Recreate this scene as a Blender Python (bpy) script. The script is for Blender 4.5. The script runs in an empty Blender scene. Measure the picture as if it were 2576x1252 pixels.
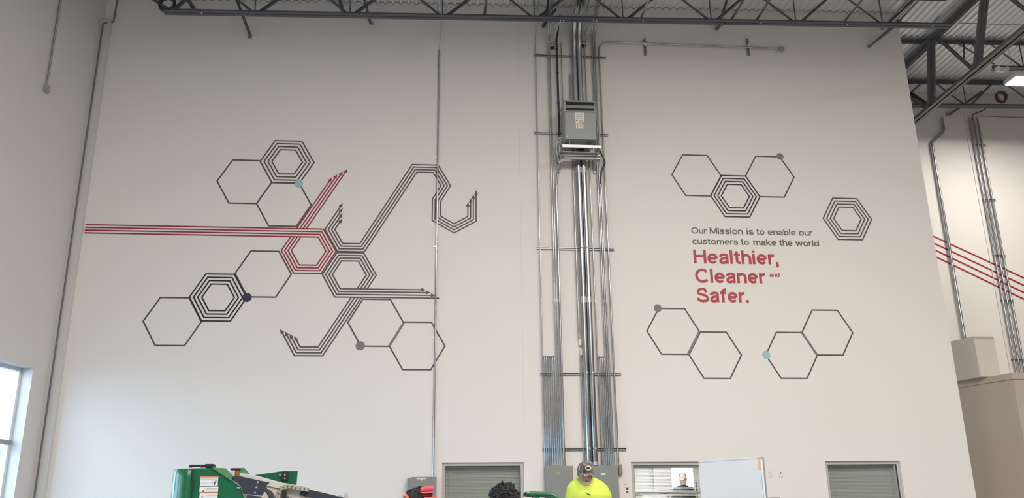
import bpy, bmesh, math, random
from mathutils import Vector, Matrix, Quaternion, noise
random.seed(7)
C = bpy.context.scene.collection
PI = math.pi

# ------------------------------------------------------------------ camera
EYE = 1.0                                   # camera height above the floor
FPX = 2235.2
PITCH, YAW, ROLL = (math.radians(a) for a in (17.62534, 5.68777, -0.74298))
_fw = Vector((math.sin(YAW)*math.cos(PITCH), math.cos(YAW)*math.cos(PITCH), math.sin(PITCH)))
_r = Vector((math.cos(YAW), -math.sin(YAW), 0)); _u = _r.cross(_fw)
_cr, _sr = math.cos(ROLL), math.sin(ROLL)
RIGHT, UP = _cr*_r + _sr*_u, -_sr*_r + _cr*_u
cam_data = bpy.data.cameras.new('camera')
cam_data.sensor_fit = 'HORIZONTAL'; cam_data.sensor_width = 36.0
cam_data.lens = FPX/2576*36.0
cam_data.clip_start = 0.05; cam_data.clip_end = 300
cam = bpy.data.objects.new('camera', cam_data); C.objects.link(cam)
M3 = Matrix((RIGHT, UP, -_fw)).transposed()
cam.matrix_world = Matrix.Translation((0, 0, EYE)) @ M3.to_4x4()
bpy.context.scene.camera = cam

# ------------------------------------------------------------------ render look
sc = bpy.context.scene
sc.view_settings.view_transform = 'Standard'
sc.view_settings.look = 'None'
sc.view_settings.exposure = 0.0
sc.view_settings.gamma = 1.0
sc.view_settings.use_curve_mapping = False
sc.cycles.max_bounces = 10
sc.cycles.diffuse_bounces = 6
sc.cycles.transparent_max_bounces = 16
sc.cycles.sample_clamp_indirect = 6.0
sc.cycles.caustics_reflective = False
sc.cycles.caustics_refractive = False

# ------------------------------------------------------------------ daylight
world = bpy.data.worlds.new('sky'); sc.world = world; world.use_nodes = True
bg = world.node_tree.nodes['Background']
bg.inputs[0].default_value = (0.55, 0.76, 1.0, 1); bg.inputs[1].default_value = 13.0

# room light levels (each lamp's light is made in its own builder below)
LAMP_W = 400.0         # lens of one ceiling lamp, watts
GLOW_W = 13.0          # sideways light from the drop lens
LAMP_COL = (1.0, 0.93, 0.85)
FAR_W = 200.0

# ------------------------------------------------------------------ survey helpers: photo pixel -> metres on a known plane
def ray(u, v):
    return RIGHT*((u-1288)/FPX) + UP*(-(v-626)/FPX) + _fw
def PY(u, v, y):
    d = ray(u, v); d = d*(y/d.y); return Vector((d.x, y, d.z+EYE))
def PZ(u, v, z):
    d = ray(u, v); d = d*((z-EYE)/d.z); return Vector((d.x, d.y, z))
WY = 15.5                                   # front face of the mural wall
XL, XR = -6.21, 9.763                       # its two ends
def roof(x): return 11.04 + 0.027*x         # underside of the deck flutes

# ------------------------------------------------------------------ materials
MATS = {}
def mat(name, col, rough=0.6, metal=0.0, emit=None, estr=0.0, var=0.0, vscale=8.0, spec=0.5, coat=0.0, bump=0.0, bscale=200.0):
    m = bpy.data.materials.new(name); m.use_nodes = True
    nt = m.node_tree; b = nt.nodes['Principled BSDF']
    b.inputs['Base Color'].default_value = (*col, 1)
    b.inputs['Roughness'].default_value = rough
    b.inputs['Metallic'].default_value = metal
    b.inputs['Specular IOR Level'].default_value = spec
    b.inputs['Coat Weight'].default_value = coat
    if emit:
        b.inputs['Emission Color'].default_value = (*emit, 1); b.inputs['Emission Strength'].default_value = estr
    if var or bump:
        tc = nt.nodes.new('ShaderNodeTexCoord')
        nz = nt.nodes.new('ShaderNodeTexNoise'); nz.inputs['Scale'].default_value = vscale; nz.inputs['Detail'].default_value = 4
        nt.links.new(tc.outputs['Object'], nz.inputs['Vector'])
        if var:
            mx = nt.nodes.new('ShaderNodeMix'); mx.data_type = 'RGBA'
            mx.inputs[6].default_value = (*[c*(1-var) for c in col], 1)
            mx.inputs[7].default_value = (*[min(1, c*(1+var)) for c in col], 1)
            nt.links.new(nz.outputs['Fac'], mx.inputs[0]); nt.links.new(mx.outputs[2], b.inputs['Base Color'])
        if bump:
            n2 = nt.nodes.new('ShaderNodeTexNoise'); n2.inputs['Scale'].default_value = bscale
            nt.links.new(tc.outputs['Object'], n2.inputs['Vector'])
            bp = nt.nodes.new('ShaderNodeBump'); bp.inputs['Strength'].default_value = bump; bp.inputs['Distance'].default_value = 0.002
            nt.links.new(n2.outputs['Fac'], bp.inputs['Height']); nt.links.new(bp.outputs[0], b.inputs['Normal'])
    MATS[name] = m
    return m
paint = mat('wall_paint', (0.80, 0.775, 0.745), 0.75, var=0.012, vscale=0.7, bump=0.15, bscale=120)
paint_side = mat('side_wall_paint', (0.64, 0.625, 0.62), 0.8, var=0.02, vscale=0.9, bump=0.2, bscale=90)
concrete = mat('floor_concrete', (0.34, 0.335, 0.325), 0.45, var=0.12, vscale=1.5)
deckm = mat('galvanised_deck', (0.88, 0.89, 0.91), 0.45, 0.45, var=0.05, vscale=3)
steel = mat('grey_steel_primer', (0.115, 0.12, 0.145), 0.55, var=0.15, vscale=4)
steel2 = mat('grey_girder_steel', (0.15, 0.15, 0.16), 0.5, var=0.15, vscale=4)
galv = mat('galvanised_conduit', (0.44, 0.455, 0.47), 0.26, 1.0, var=0.12, vscale=9)
galvd = mat('galvanised_strut', (0.42, 0.43, 0.45), 0.45, 0.7, var=0.15, vscale=12)
bright = mat('bright_galvanised_angle', (0.60, 0.61, 0.62), 0.38, 0.7, var=0.1, vscale=20)
blackp = mat('black_plastic', (0.02, 0.02, 0.022), 0.5)
darkrub = mat('dark_rubber_cable', (0.035, 0.037, 0.045), 0.55)
elgrey = mat('electrical_grey_enamel', (0.245, 0.255, 0.25), 0.5, var=0.03, vscale=3)
slotdark = mat('dark_slot', (0.012, 0.013, 0.015), 0.8)
whitep = mat('white_plastic', (0.78, 0.77, 0.75), 0.45)
paper = mat('white_label_paper', (0.80, 0.80, 0.79), 0.6)
inkgrey = mat('grey_print', (0.35, 0.35, 0.36), 0.7)
inkdark = mat('dark_print', (0.06, 0.055, 0.06), 0.7)
orange = mat('orange_print', (0.75, 0.22, 0.08), 0.6)
yellow = mat('yellow_print', (0.80, 0.55, 0.05), 0.6)
gold = mat('gold_label', (0.55, 0.40, 0.15), 0.5)
vgrey = mat('dark_grey_vinyl', (0.085, 0.075, 0.072), 0.55)
vmid = mat('mid_grey_vinyl', (0.19, 0.175, 0.18), 0.55)
vnavy = mat('navy_black_vinyl', (0.014, 0.014, 0.024), 0.5)
vnavyd = mat('navy_vinyl', (0.03, 0.032, 0.085), 0.5)
vblue = mat('pale_blue_vinyl', (0.36, 0.52, 0.56), 0.55)
vdot = mat('grey_vinyl', (0.19, 0.185, 0.19), 0.55)
vred = mat('crimson_vinyl', (0.30, 0.022, 0.045), 0.5)
vredt = mat('crimson_lettering_vinyl', (0.42, 0.045, 0.062), 0.5)
vtext = mat('grey_lettering_vinyl', (0.14, 0.125, 0.12), 0.55)
framem = mat('window_frame_metal', (0.50, 0.48, 0.46), 0.5)
framed = mat('dark_window_gasket', (0.05, 0.05, 0.05), 0.6)
blindm = mat('blind_slats', (0.62, 0.63, 0.61), 0.55)
green = mat('green_machine_enamel', (0.010, 0.135, 0.058), 0.28, coat=0.4, var=0.05, vscale=3)
green2 = mat('pale_green_enamel', (0.10, 0.25, 0.12), 0.4)
boomw = mat('cream_boom_enamel', (0.78, 0.75, 0.68), 0.35)
chainm = mat('beige_cable_chain', (0.42, 0.40, 0.33), 0.5)
dkplate = mat('dark_blue_grey_plate', (0.03, 0.034, 0.05), 0.5)
coral = mat('coral_red_cloth', (0.85, 0.15, 0.18), 0.75, var=0.12, vscale=15)
coral_shade = mat('shaded_coral_cloth', (0.12, 0.02, 0.035), 0.75)  # darkened copy of the coral cloth; the fold's shade is in the colour
redm = mat('sign_red', (0.55, 0.03, 0.03), 0.5)
boardm = mat('whiteboard_enamel', (0.62, 0.615, 0.61), 0.4)
alum = mat('brushed_aluminium', (0.62, 0.60, 0.58), 0.4, 0.6)
beige = mat('bulkhead_paint', (0.56, 0.49, 0.42), 0.75, bump=0.15, bscale=120)
redcable = mat('red_jacket_cable', (0.14, 0.055, 0.06), 0.6)
skin = mat('skin', (0.42, 0.23, 0.18), 0.55, var=0.08, vscale=20)
skind = mat('brown_skin', (0.16, 0.085, 0.06), 0.55)
hiviz = mat('hi_viz_yellow_cloth', (0.54, 0.65, 0.085), 0.8, var=0.05, vscale=12)
beardm = mat('grey_beard', (0.44, 0.38, 0.31), 0.9, var=0.3, vscale=90)
lipm = mat('lip', (0.30, 0.13, 0.12), 0.6)
jeans = mat('blue_denim', (0.05, 0.07, 0.13), 0.85)
blackc = mat('black_cloth', (0.018, 0.018, 0.022), 0.9)
hairm = mat('black_hair', (0.008, 0.008, 0.009), 0.8)
hairb = mat('brown_hair', (0.06, 0.035, 0.02), 0.8)
eyem = mat('eye', (0.05, 0.04, 0.035), 0.3)
woodm = mat('office_laminate', (0.62, 0.60, 0.57), 0.5)
darkwood = mat('dark_brown_laminate', (0.05, 0.032, 0.022), 0.5)
leaf = mat('tree_leaves', (0.42, 0.55, 0.48), 0.7, var=0.3, vscale=2)
bark = mat('tree_bark', (0.15, 0.11, 0.08), 0.9)
paving = mat('pale_paving', (0.40, 0.40, 0.42), 0.8, var=0.05)
lensm = mat('lamp_lens', (0.9, 0.9, 0.88), 0.4, emit=(1.0, 0.96, 0.9), estr=14.0)
lamph = mat('white_lamp_housing', (0.75, 0.75, 0.74), 0.5)
# camouflage cap
camo = mat('camouflage_cloth', (0.2, 0.17, 0.15), 0.9)
nt = camo.node_tree; _b = nt.nodes['Principled BSDF']
tc = nt.nodes.new('ShaderNodeTexCoord'); mp = nt.nodes.new('ShaderNodeMapping'); mp.inputs['Scale'].default_value = (60, 60, 16)
nz = nt.nodes.new('ShaderNodeTexNoise'); nz.inputs['Scale'].default_value = 1.0; nz.inputs['Detail'].default_value = 3
rp = nt.nodes.new('ShaderNodeValToRGB')
rp.color_ramp.elements[0].position = 0.42; rp.color_ramp.elements[0].color = (0.07, 0.05, 0.045, 1)
rp.color_ramp.elements[1].position = 0.68; rp.color_ramp.elements[1].color = (0.42, 0.38, 0.35, 1)
e = rp.color_ramp.elements.new(0.52); e.color = (0.15, 0.115, 0.10, 1)
nt.links.new(tc.outputs['Object'], mp.inputs[0]); nt.links.new(mp.outputs[0], nz.inputs['Vector'])
nt.links.new(nz.outputs['Fac'], rp.inputs[0]); nt.links.new(rp.outputs[0], _b.inputs['Base Color'])
def glass(name, tint, gl):
    m = bpy.data.materials.new(name); m.use_nodes = True; nt = m.node_tree
    nt.nodes.remove(nt.nodes['Principled BSDF']); out = nt.nodes['Material Output']
    t = nt.nodes.new('ShaderNodeBsdfTransparent'); t.inputs[0].default_value = (*tint, 1)
    g = nt.nodes.new('ShaderNodeBsdfGlossy'); g.inputs['Roughness'].default_value = 0.03
    fr = nt.nodes.new('ShaderNodeLayerWeight'); fr.inputs[0].default_value = 0.5
    pw_ = nt.nodes.new('ShaderNodeMath'); pw_.operation = 'POWER'; pw_.inputs[1].default_value = 5.0
    mm = nt.nodes.new('ShaderNodeMath'); mm.operation = 'MULTIPLY_ADD'; mm.inputs[1].default_value = 0.9*gl/1.6; mm.inputs[2].default_value = 0.035*gl
    nt.links.new(fr.outputs['Facing'], pw_.inputs[0])
    mx = nt.nodes.new('ShaderNodeMixShader')
    nt.links.new(pw_.outputs[0], mm.inputs[0]); nt.links.new(mm.outputs[0], mx.inputs[0])
    nt.links.new(t.outputs[0], mx.inputs[1]); nt.links.new(g.outputs[0], mx.inputs[2]); nt.links.new(mx.outputs[0], out.inputs[0])
    return m
glass_day = glass('clear_glass', (0.94, 0.97, 0.98), 1.0)
glass_off = glass('office_glass', (0.86, 0.88, 0.86), 1.4)

# ------------------------------------------------------------------ mesh builder
class MB:
    def __init__(s): s.v = []; s.f = []; s.sm = []; s.mi = []; s.cur = 0
    def face(s, idx, smooth=False): s.f.append(tuple(idx)); s.sm.append(smooth); s.mi.append(s.cur)
    def add(s, vs, fs, smooth=False):
        o = len(s.v); s.v += [Vector(p) for p in vs]
        for f in fs: s.face([o+i for i in f], smooth)
    def box(s, c, d, M=None):
        x, y, z = d[0]/2, d[1]/2, d[2]/2; c = Vector(c)
        P = [Vector((a*x, b*y, e*z)) for a in (-1, 1) for b in (-1, 1) for e in (-1, 1)]
        if M: P = [M @ p for p in P]
        s.add([c+p for p in P], [(0,1,3,2),(4,6,7,5),(0,4,5,1),(2,3,7,6),(0,2,6,4),(1,5,7,3)]); return s
    def bb(s, a, b):
        a, b = Vector(a), Vector(b); return s.box((a+b)/2, [abs(b[i]-a[i]) for i in range(3)])
    def cbox(s, c, d, r=0.01, M=None):       # box with chamfered edges
        bm = bmesh.new(); bmesh.ops.create_cube(bm, size=1)
        for v in bm.verts: v.co = Vector((v.co.x*d[0], v.co.y*d[1], v.co.z*d[2]))
        bmesh.ops.bevel(bm, geom=bm.edges[:], offset=min(r, min(d)*0.45), segments=2, profile=0.7, affect='EDGES')
        bm.verts.index_update()
        vs = [(M @ v.co if M else v.co.copy()) + Vector(c) for v in bm.verts]
        s.add(vs, [[v.index for v in f.verts] for f in bm.faces]); bm.free(); return s
    def prism(s, pts, ext):                  # polygon (list of points) pushed along ext
        pts = [Vector(p) for p in pts]; ext = Vector(ext); n = len(pts)
        s.add(pts+[p+ext for p in pts], [tuple(range(n)), tuple(range(2*n-1, n-1, -1))]+[(i, (i+1)%n, n+(i+1)%n, n+i)[::-1] for i in range(n)]); return s
    def bar(s, a, b, w, h=None, up=(0, 0, 1)):   # rectangular bar from a to b
        a, b = Vector(a), Vector(b); h = h or w; d = (b-a); L = d.length; d.normalize(); up = Vector(up)
        if abs(d.dot(up)) > 0.98: up = Vector((0, 1, 0))
        x = d.cross(up).normalized(); z = x.cross(d)
        s.box((a+b)/2, (w, L, h), Matrix((x, d, z)).transposed()); return s
    def angle(s, a, b, w, t=0.008, up=(0, 0, 1), flip=1):  # L-shaped steel angle
        a, b = Vector(a), Vector(b); d = (b-a); L = d.length; d.normalize(); up = Vector(up)
        if abs(d.dot(up)) > 0.98: up = Vector((0, 1, 0))
        x = d.cross(up).normalized()*flip; z = up - d*d.dot(up); z.normalize(); M = Matrix((x, d, z)).transposed(); m = (a+b)/2
        s.box(m + x*w/2, (w, L, t), M); s.box(m + z*w/2, (t, L, w), M); return s
    def tube(s, pts, r, seg=10, cap=True, closed=False, sq=1.0):
        pts = [Vector(p) for p in pts]; n = len(pts); rr = r if isinstance(r, (list, tuple)) else [r]*n
        tang = []
        for i in range(n):
            if closed: t = pts[(i+1)%n]-pts[i-1]
            else: t = pts[min(i+1, n-1)]-pts[max(i-1, 0)]
            tang.append(t.normalized())
        ref = Vector((0, 0, 1)) if abs(tang[0].z) < 0.9 else Vector((0, 1, 0))
        nrm = (ref - tang[0]*ref.dot(tang[0])).normalized(); rings = []
        for i in range(n):
            if i: nrm = (nrm - tang[i]*nrm.dot(tang[i])).normalized()
            bn = tang[i].cross(nrm); o = len(s.v)
            for k in range(seg):
                a = 2*PI*k/seg; s.v.append(pts[i] + nrm*math.cos(a)*rr[i] + bn*math.sin(a)*rr[i]*sq)
            rings.append(o)
        for i in range(n if closed else n-1):
            a, b = rings[i], rings[(i+1)%n]
            for k in range(seg): s.face((a+k, a+(k+1)%seg, b+(k+1)%seg, b+k), True)
        if cap and not closed:
            for i, fl in ((0, True), (n-1, False)):
                o = len(s.v); s.v += [s.v[rings[i]+k].copy() for k in range(seg)]
                s.face([o+k for k in (range(seg-1, -1, -1) if fl else range(seg))])
        return s
    def ball(s, c, r, u=16, v=10, M=None):
        c = Vector(c); r = Vector(r) if hasattr(r, '__len__') else Vector((r, r, r)); o = len(s.v)
        for j in range(v+1):
            th = PI*j/v
            for i in range(u):
                ph = 2*PI*i/u; p = Vector((r.x*math.sin(th)*math.cos(ph), r.y*math.sin(th)*math.sin(ph), r.z*math.cos(th)))
                s.v.append(c + (M @ p if M else p))
        for j in range(v):
            for i in range(u): s.face((o+j*u+i, o+(j+1)*u+i, o+(j+1)*u+(i+1)%u, o+j*u+(i+1)%u), True)
        return s
    def disc(s, c, r, t, nrm=(0, -1, 0), seg=40, rz=None, xa=None):   # thin solid disc; t thickness behind
        n = Vector(nrm).normalized(); x = Vector(xa) if xa else (Vector((1, 0, 0)) if abs(n.x) < 0.9 else Vector((0, 1, 0)))
        x = (x-n*x.dot(n)).normalized(); z = n.cross(x); rz = rz or r; c = Vector(c)
        s.prism([c + x*r*math.cos(2*PI*k/seg) + z*rz*math.sin(2*PI*k/seg) for k in range(seg)], -n*t); return s
    def mesh(s, name, mats, fix=True):
        me = bpy.data.meshes.new(name); me.from_pydata([tuple(p) for p in s.v], [], s.f)
        for m in (mats if isinstance(mats, (list, tuple)) else [mats]): me.materials.append(m)
        me.polygons.foreach_set('use_smooth', s.sm); me.polygons.foreach_set('material_index', s.mi)
        if fix:
            bm = bmesh.new(); bm.from_mesh(me); bmesh.ops.recalc_face_normals(bm, faces=bm.faces[:]); bm.to_mesh(me); bm.free()
        me.update(); return me
    def build(s, name, mats, parent=None, fix=True):
        o = bpy.data.objects.new(name, s.mesh(name, mats, fix)); C.objects.link(o)
        if parent:
            o.parent = parent
            if parent.type == 'EMPTY' or parent.parent: pass
            o.matrix_parent_inverse = world_of(parent).inverted()
        return o
def world_of(o):
    M = o.matrix_basis.copy()
    return (world_of(o.parent) @ o.matrix_parent_inverse @ M) if o.parent else M
def tag(o, label=None, cat=None, group=None, kind=None):
    if label: o['label'] = label
    if cat: o['category'] = cat
    if group: o['group'] = group
    if kind: o['kind'] = kind
    return o
def thing(name, label, cat, loc=(0, 0, 0), group=None):
    o = bpy.data.objects.new(name, None); C.objects.link(o); o.location = loc; o.empty_display_size = 0.2
    return tag(o, label, cat, group)
def struct(o): return tag(o, kind='structure')
def fillet(pts, r, n=6):
    pts = [Vector(p) for p in pts]; out = [pts[0]]
    for i in range(1, len(pts)-1):
        a, b, c = pts[i-1], pts[i], pts[i+1]; d1 = (a-b); d2 = (c-b); l1, l2 = d1.length, d2.length; d1.normalize(); d2.normalize()
        cosang = max(-1, min(1, d1.dot(d2)))
        half = math.acos(cosang)/2
        t = min(r/max(math.tan(half), 1e-4), l1*0.49, l2*0.49); p, q = b+d1*t, b+d2*t
        for k in range(n+1):
            w = k/n; out.append(p*(1-w)**2 + b*2*w*(1-w) + q*w*w)
    out.append(pts[-1]); return out

# ================================================================== THE SETTING
mb = MB(); mb.bb((-16, -7, -0.2), (24, 19.6, 0)); struct(mb.build('floor', concrete))

# corrugated roof deck, ribs running towards the mural wall
PITCHX = 0.152
def deck_profile(x0, x1):
    pr = []; x = x0
    while x < x1:
        for dx, dz in ((0, 0), (0.038, 0), (0.060, 0.040), (0.130, 0.040)): pr.append((x+dx, roof(x+dx)+dz))
        x += PITCHX
    return pr
DK0 = -16 + 0.02
prof = deck_profile(DK0, 24)
mb = MB(); ys = (-7, 19.3); n = len(prof)
for (x, z) in prof: mb.v += [Vector((x, ys[0], z)), Vector((x, ys[1], z)), Vector((x, ys[0], z+0.003)), Vector((x, ys[1], z+0.003))]
for i in range(n-1):
    a, b = 4*i, 4*(i+1)
    mb.face((a, a+1, b+1, b)); mb.face((a+2, b+2, b+3, a+3))
# insulation above, closing the deck
mb.bb((-16, -7, roof(-16)-0.02), (-15.96, 19.3, 12.6))
mb.add([(-16, -7, roof(-16)+0.2), (24, -7, roof(24)+0.2), (24, 19.3, roof(24)+0.2), (-16, 19.3, roof(-16)+0.2)], [(0, 1, 2, 3)])
struct(mb.build('ceiling', deckm, fix=False))

# mural wall with three office windows
WT = 0.20
wins = []
for (ul, ur, vt, um) in ((1112, 1318, 1163, 1215), (1587, 0, 1161.5, 1600), (2075, 2264, 1159.5, 2170)):
    a = PY(ul, vt, WY); 
    wins.append([a.x, PY(ur, vt, WY).x if ur else a.x+1.76, a.z])
ZSILL = 0.9
mb = MB()
segs = []; x = XL
for w in wins: segs.append((x, w[0])); x = w[1]
segs.append((x, XR))
ztop = 10.7
for a, b in segs: mb.bb((a, WY, 0), (b, WY+WT, ztop))
for w in wins:
    mb.bb((w[0], WY, 0), (w[1], WY+WT, ZSILL)); mb.bb((w[0], WY, w[2]), (w[1], WY+WT, ztop))
pw = [(x, z-0.016) for x, z in prof if XL <= x <= XR]
pw = [(XL, pw[0][1])] + pw + [(XR, pw[-1][1])]
for (x0, z0), (x1, z1) in zip(pw, pw[1:]):
    mb.add([(x0, WY, ztop), (x1, WY, ztop), (x1, WY, z1), (x0, WY, z0), (x0, WY+WT, ztop), (x1, WY+WT, ztop), (x1, WY+WT, z1), (x0, WY+WT, z0)],
           [(0, 1, 2, 3), (7, 6, 5, 4), (3, 2, 6, 7)])
struct(mb.build('wall_back', paint))

# faint joints in the boarding
mb = MB()
a = PY(1304, 200, WY-0.0005); mb.bb((a.x-0.0022, WY-0.0006, 2.4), (a.x+0.0022, WY+0.01, 10.9))
struct(mb.build('trim_3', mat('board_joint', (0.60, 0.585, 0.56), 0.8)))

# left wall, angled away from the mural wall
AL = math.radians(16)
LD = Vector((-math.sin(AL), -math.cos(AL), 0)); LN = Vector((math.cos(AL), -math.sin(AL), 0))   # along / inward
L0 = Vector((XL, WY, 0))
def LW(s, z, d=0.0): return L0 + LD*s + LN*d + Vector((0, 0, z))
ML = Matrix((LD, -LN, Vector((0, 0, 1)))).transposed()
lw_wins = [(0.497, 2.7), (3.5, 5.7), (6.5, 8.7), (9.5, 11.7), (12.5, 14.7)]
WZ0, WZ1 = 0.1, 3.63
def lbox(mb, s0, s1, z0, z1, d0, d1):
    c = LW((s0+s1)/2, (z0+z1)/2, (d0+d1)/2); mb.box(c, (s1-s0, abs(d1-d0), z1-z0), ML)
mb = MB(); s = -0.25
for a, b in lw_wins:
    lbox(mb, s, a, 0, 11.2, 0, -0.34); lbox(mb, a, b, 0, WZ0, 0, -0.34); lbox(mb, a, b, WZ1, 11.2, 0, -0.34); s = b
lbox(mb, s, 23.5, 0, 11.2, 0, -0.34)
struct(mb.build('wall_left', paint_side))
frame_blue = mat('window_frame_white', (0.70, 0.74, 0.78), 0.45)
for i, (a, b) in enumerate(lw_wins):
    w = bpy.data.objects.new('window_%d' % (4+i), None); C.objects.link(w); w.location = LW((a+b)/2, WZ0, -0.12); struct(w)
    f = MB(); t = 0.055; d0, d1 = -0.20, -0.28
    lbox(f, a, a+t, WZ0, WZ1, d0, d1); lbox(f, b-t, b, WZ0, WZ1, d0, d1)
    lbox(f, a+t, b-t, WZ1-t, WZ1, d0, d1); lbox(f, a+t, b-t, WZ0, WZ0+t, d0, d1)
    lbox(f, (a+b)/2-t/2, (a+b)/2+t/2, WZ0+t, WZ1-t, d0, d1)
    f.build('window_frame', frame_blue, w)
    f = MB(); lbox(f, a, b, 2.41, 2.475, -0.19, -0.275); f.build('mullion', mat('mullion_grey_%d' % i, (0.30, 0.33, 0.38), 0.5), w)
    g = MB(); lbox(g, a+t, b-t, WZ0+t, WZ1-t, -0.235, -0.241); g.build('pane', glass_day, w)

# corner pilaster and rear/right enclosing walls
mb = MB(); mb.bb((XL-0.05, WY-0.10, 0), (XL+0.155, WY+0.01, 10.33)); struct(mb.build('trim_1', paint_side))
mb = MB(); mb.bb((-16, -7.2, 0), (24, -7, 12)); struct(mb.build('wall_front', mat('grey_block_paint', (0.17, 0.17, 0.175), 0.8)))
mb = MB(); mb.bb((23.8, -7, 0), (24, 19.4, 12.2)); struct(mb.build('wall_right', MATS['grey_block_paint']))
FY = 19.0                                  # far wall behind the mural wall
mb = MB()
mb.bb((XR-1.5, FY, 0), (24, FY+0.2, 12.2)); mb.bb((-16, FY, 2.9), (XR-1.5, FY+0.2, 12.2)); mb.bb((XL-0.15, WY+WT+0.08, 0), (XL, FY, 12.2))
struct(mb.build('wall_far', paint))

# ---- offices behind the mural wall
OY = 18.7
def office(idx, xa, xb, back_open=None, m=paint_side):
    mb = MB(); y0 = WY+WT+0.02
    mb.bb((xa-0.1, y0, 0), (xa, OY, 2.75)); mb.bb((xb, y0, 0), (xb+0.1, OY, 2.75)); mb.bb((xa-0.1, y0, 2.7), (xb+0.1, OY+0.1, 2.8))
    if back_open:
        p, q, z0, z1 = back_open
        mb.bb((xa-0.1, OY, 0), (p, OY+0.1, 2.75)); mb.bb((q, OY, 0), (xb+0.1, OY+0.1, 2.75)); mb.bb((p, OY, 0), (q, OY+0.1, z0)); mb.bb((p, OY, z1), (q, OY+0.1, 2.75))
    else: mb.bb((xa-0.1, OY, 0), (xb+0.1, OY+0.1, 2.75))
    struct(mb.build('wall_office_%s' % 'abc'[idx], m))
wa = PY(1686, 1150, OY).x; wb = PY(1741, 1150, OY).x
office(0, wins[0][0]-0.8, wins[0][1]+0.5)
office(1, wins[1][0]-0.9, wins[1][1]+0.9, (wa, wb, 0.9, 2.45))
office(2, wins[2][0]-0.6, wins[2][1]+0.4)
for i, w in enumerate(wins):
    e = bpy.data.objects.new('window_%d' % (i+1), None); C.objects.link(e); e.location = ((w[0]+w[1])/2, WY, ZSILL); struct(e)
    f = MB(); t = 0.055; y0, y1 = WY+0.035, WY+0.10
    f.bb((w[0], y0, ZSILL), (w[0]+t, y1, w[2])); f.bb((w[1]-t, y0, ZSILL), (w[1], y1, w[2]))
    f.bb((w[0]+t, y0, w[2]-t), (w[1]-t, y1, w[2])); f.bb((w[0]+t, y0, ZSILL), (w[1]-t, y1, ZSILL+t))
    f.build('window_frame', framem, e)
    f = MB(); g = 0.008
    for a, b in (((w[0]+t, w[2]-t-g), (w[1]-t, w[2]-t)), ((w[0]+t, ZSILL+t), (w[0]+t+g, w[2]-t-g)), ((w[1]-t-g, ZSILL+t), (w[1]-t, w[2]-t-g))):
        f.bb((a[0], y0+0.012, a[1]), (b[0], y0+0.03, b[1]))
    f.build('gasket', framed, e)
    g = MB(); g.bb((w[0]+t, y0+0.03, ZSILL+t), (w[1]-t, y0+0.037, w[2]-t)); g.build('pane', glass_off, e)

# venetian blinds inside each office window
def blind(w, label, tilt, z0, pitch=0.024, group=None, wand=None, m=blindm):
    y = WY+0.165; e = thing('venetian_blind', label, 'blind', ((w[0]+w[1])/2, y, z0)); xa, xb = w[0]+0.05, w[1]-0.05
    mb = MB(); mb.bb((xa, y-0.018, w[2]-0.095), (xb, y+0.018, w[2]-0.055)); mb.build('headrail', m, e)
    mb = MB(); z = w[2]-0.11; M = Matrix.Rotation(tilt, 3, 'X')
    while z > z0:
        mb.box(((xa+xb)/2, y, z), (xb-xa, 0.025, 0.0009), M); z -= pitch
    mb.build('slats', m, e)
    for k in (0.12, 0.5, 0.88): x = xa+(xb-xa)*k; mb = MB(); mb.tube([(x, y-0.014, w[2]-0.09), (x, y-0.014, z0)], 0.0012, 5); mb.build('ladder_cord', m, e)
    if wand:
        mb = MB(); x = wand; mb.tube([(x, y-0.03, w[2]-0.12), (x, y-0.03, w[2]-0.75)], 0.0045, 6); mb.build('wand', whitep, e)
blind(wins[0], 'closed greenish blind in the window beside the gun-metal cabinet and pipe', math.radians(58), 0.98, wand=PY(1132, 1200, WY+0.13).x)
blind(wins[1], 'opened white blind in the window where a person stands', math.radians(13), 0.98, m=mat('white_blind_slats', (0.80, 0.82, 0.78), 0.5))
blind(wins[2], 'closed greenish blind in the window to the right of the whiteboard', math.radians(62), 0.98, wand=PY(2246, 1200, WY+0.13).x)

# ================================================================== CEILING STEEL
def joist(name, label, y, x0, x1, nodes, zc, cut=0.0, depth=0.66, half=0.80):
    e = thing(name, label, 'joist', (x0, y, roof(x0)-depth))
    dz = depth
    def bot(x): return roof(x)-zc
    def top(x): return roof(x)-0.035
    mb = MB(); g = 0.012; w = 0.072
    for sgn in (1, -1): mb.angle((x0, y+sgn*g, bot(x0)), (x1, y+sgn*g, bot(x1)), w, 0.009, (0, 0, 1), -sgn if sgn > 0 else 1)
    mb.build('bottom_chord', steel, e)
    mb = MB()
    for sgn in (1, -1): mb.angle((x0-cut, y+sgn*g, top(x0-cut)), (x1, y+sgn*g, top(x1)), w, 0.009, (0, 0, -1), sgn)
    mb.build('top_chord', steel, e)
    for x in nodes:
        for dx in (-half, 0, half):
            if not (x0-0.1 < x+dx < x1+0.1): continue
            m2 = MB(); a = (x+(0.06*(1 if dx > 0 else -1 if dx < 0 else 0)), y, bot(x)+0.03); b = (x+dx, y, top(x+dx)-0.02)
            if dx: m2.angle(a, b, 0.045, 0.007, (0, -1, 0))
            else: m2.tube([a, b], 0.013, 8)
            m2.build('web_member', steel, e)
    return e
YJ1, YJ2, YJ3 = 14.83, 16.5, 18.35
ZC = 0.71
jn = [PY(u, v, YJ1).x for u, v in ((398, 22), (641, 28), (880, 33), (1113, 37), (1344, 41), (1567, 46), (1789, 50), (2002, 54), (2220, 57))]
xj0 = PY(412, 25, YJ1).x; xj1 = PY(2392, 70, YJ1).x
j1 = joist('roof_joist', 'long dark grey roof joist spanning above the mural wall', YJ1, xj0, xj1, jn[1:], ZC, cut=1.7, half=0.76)
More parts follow.
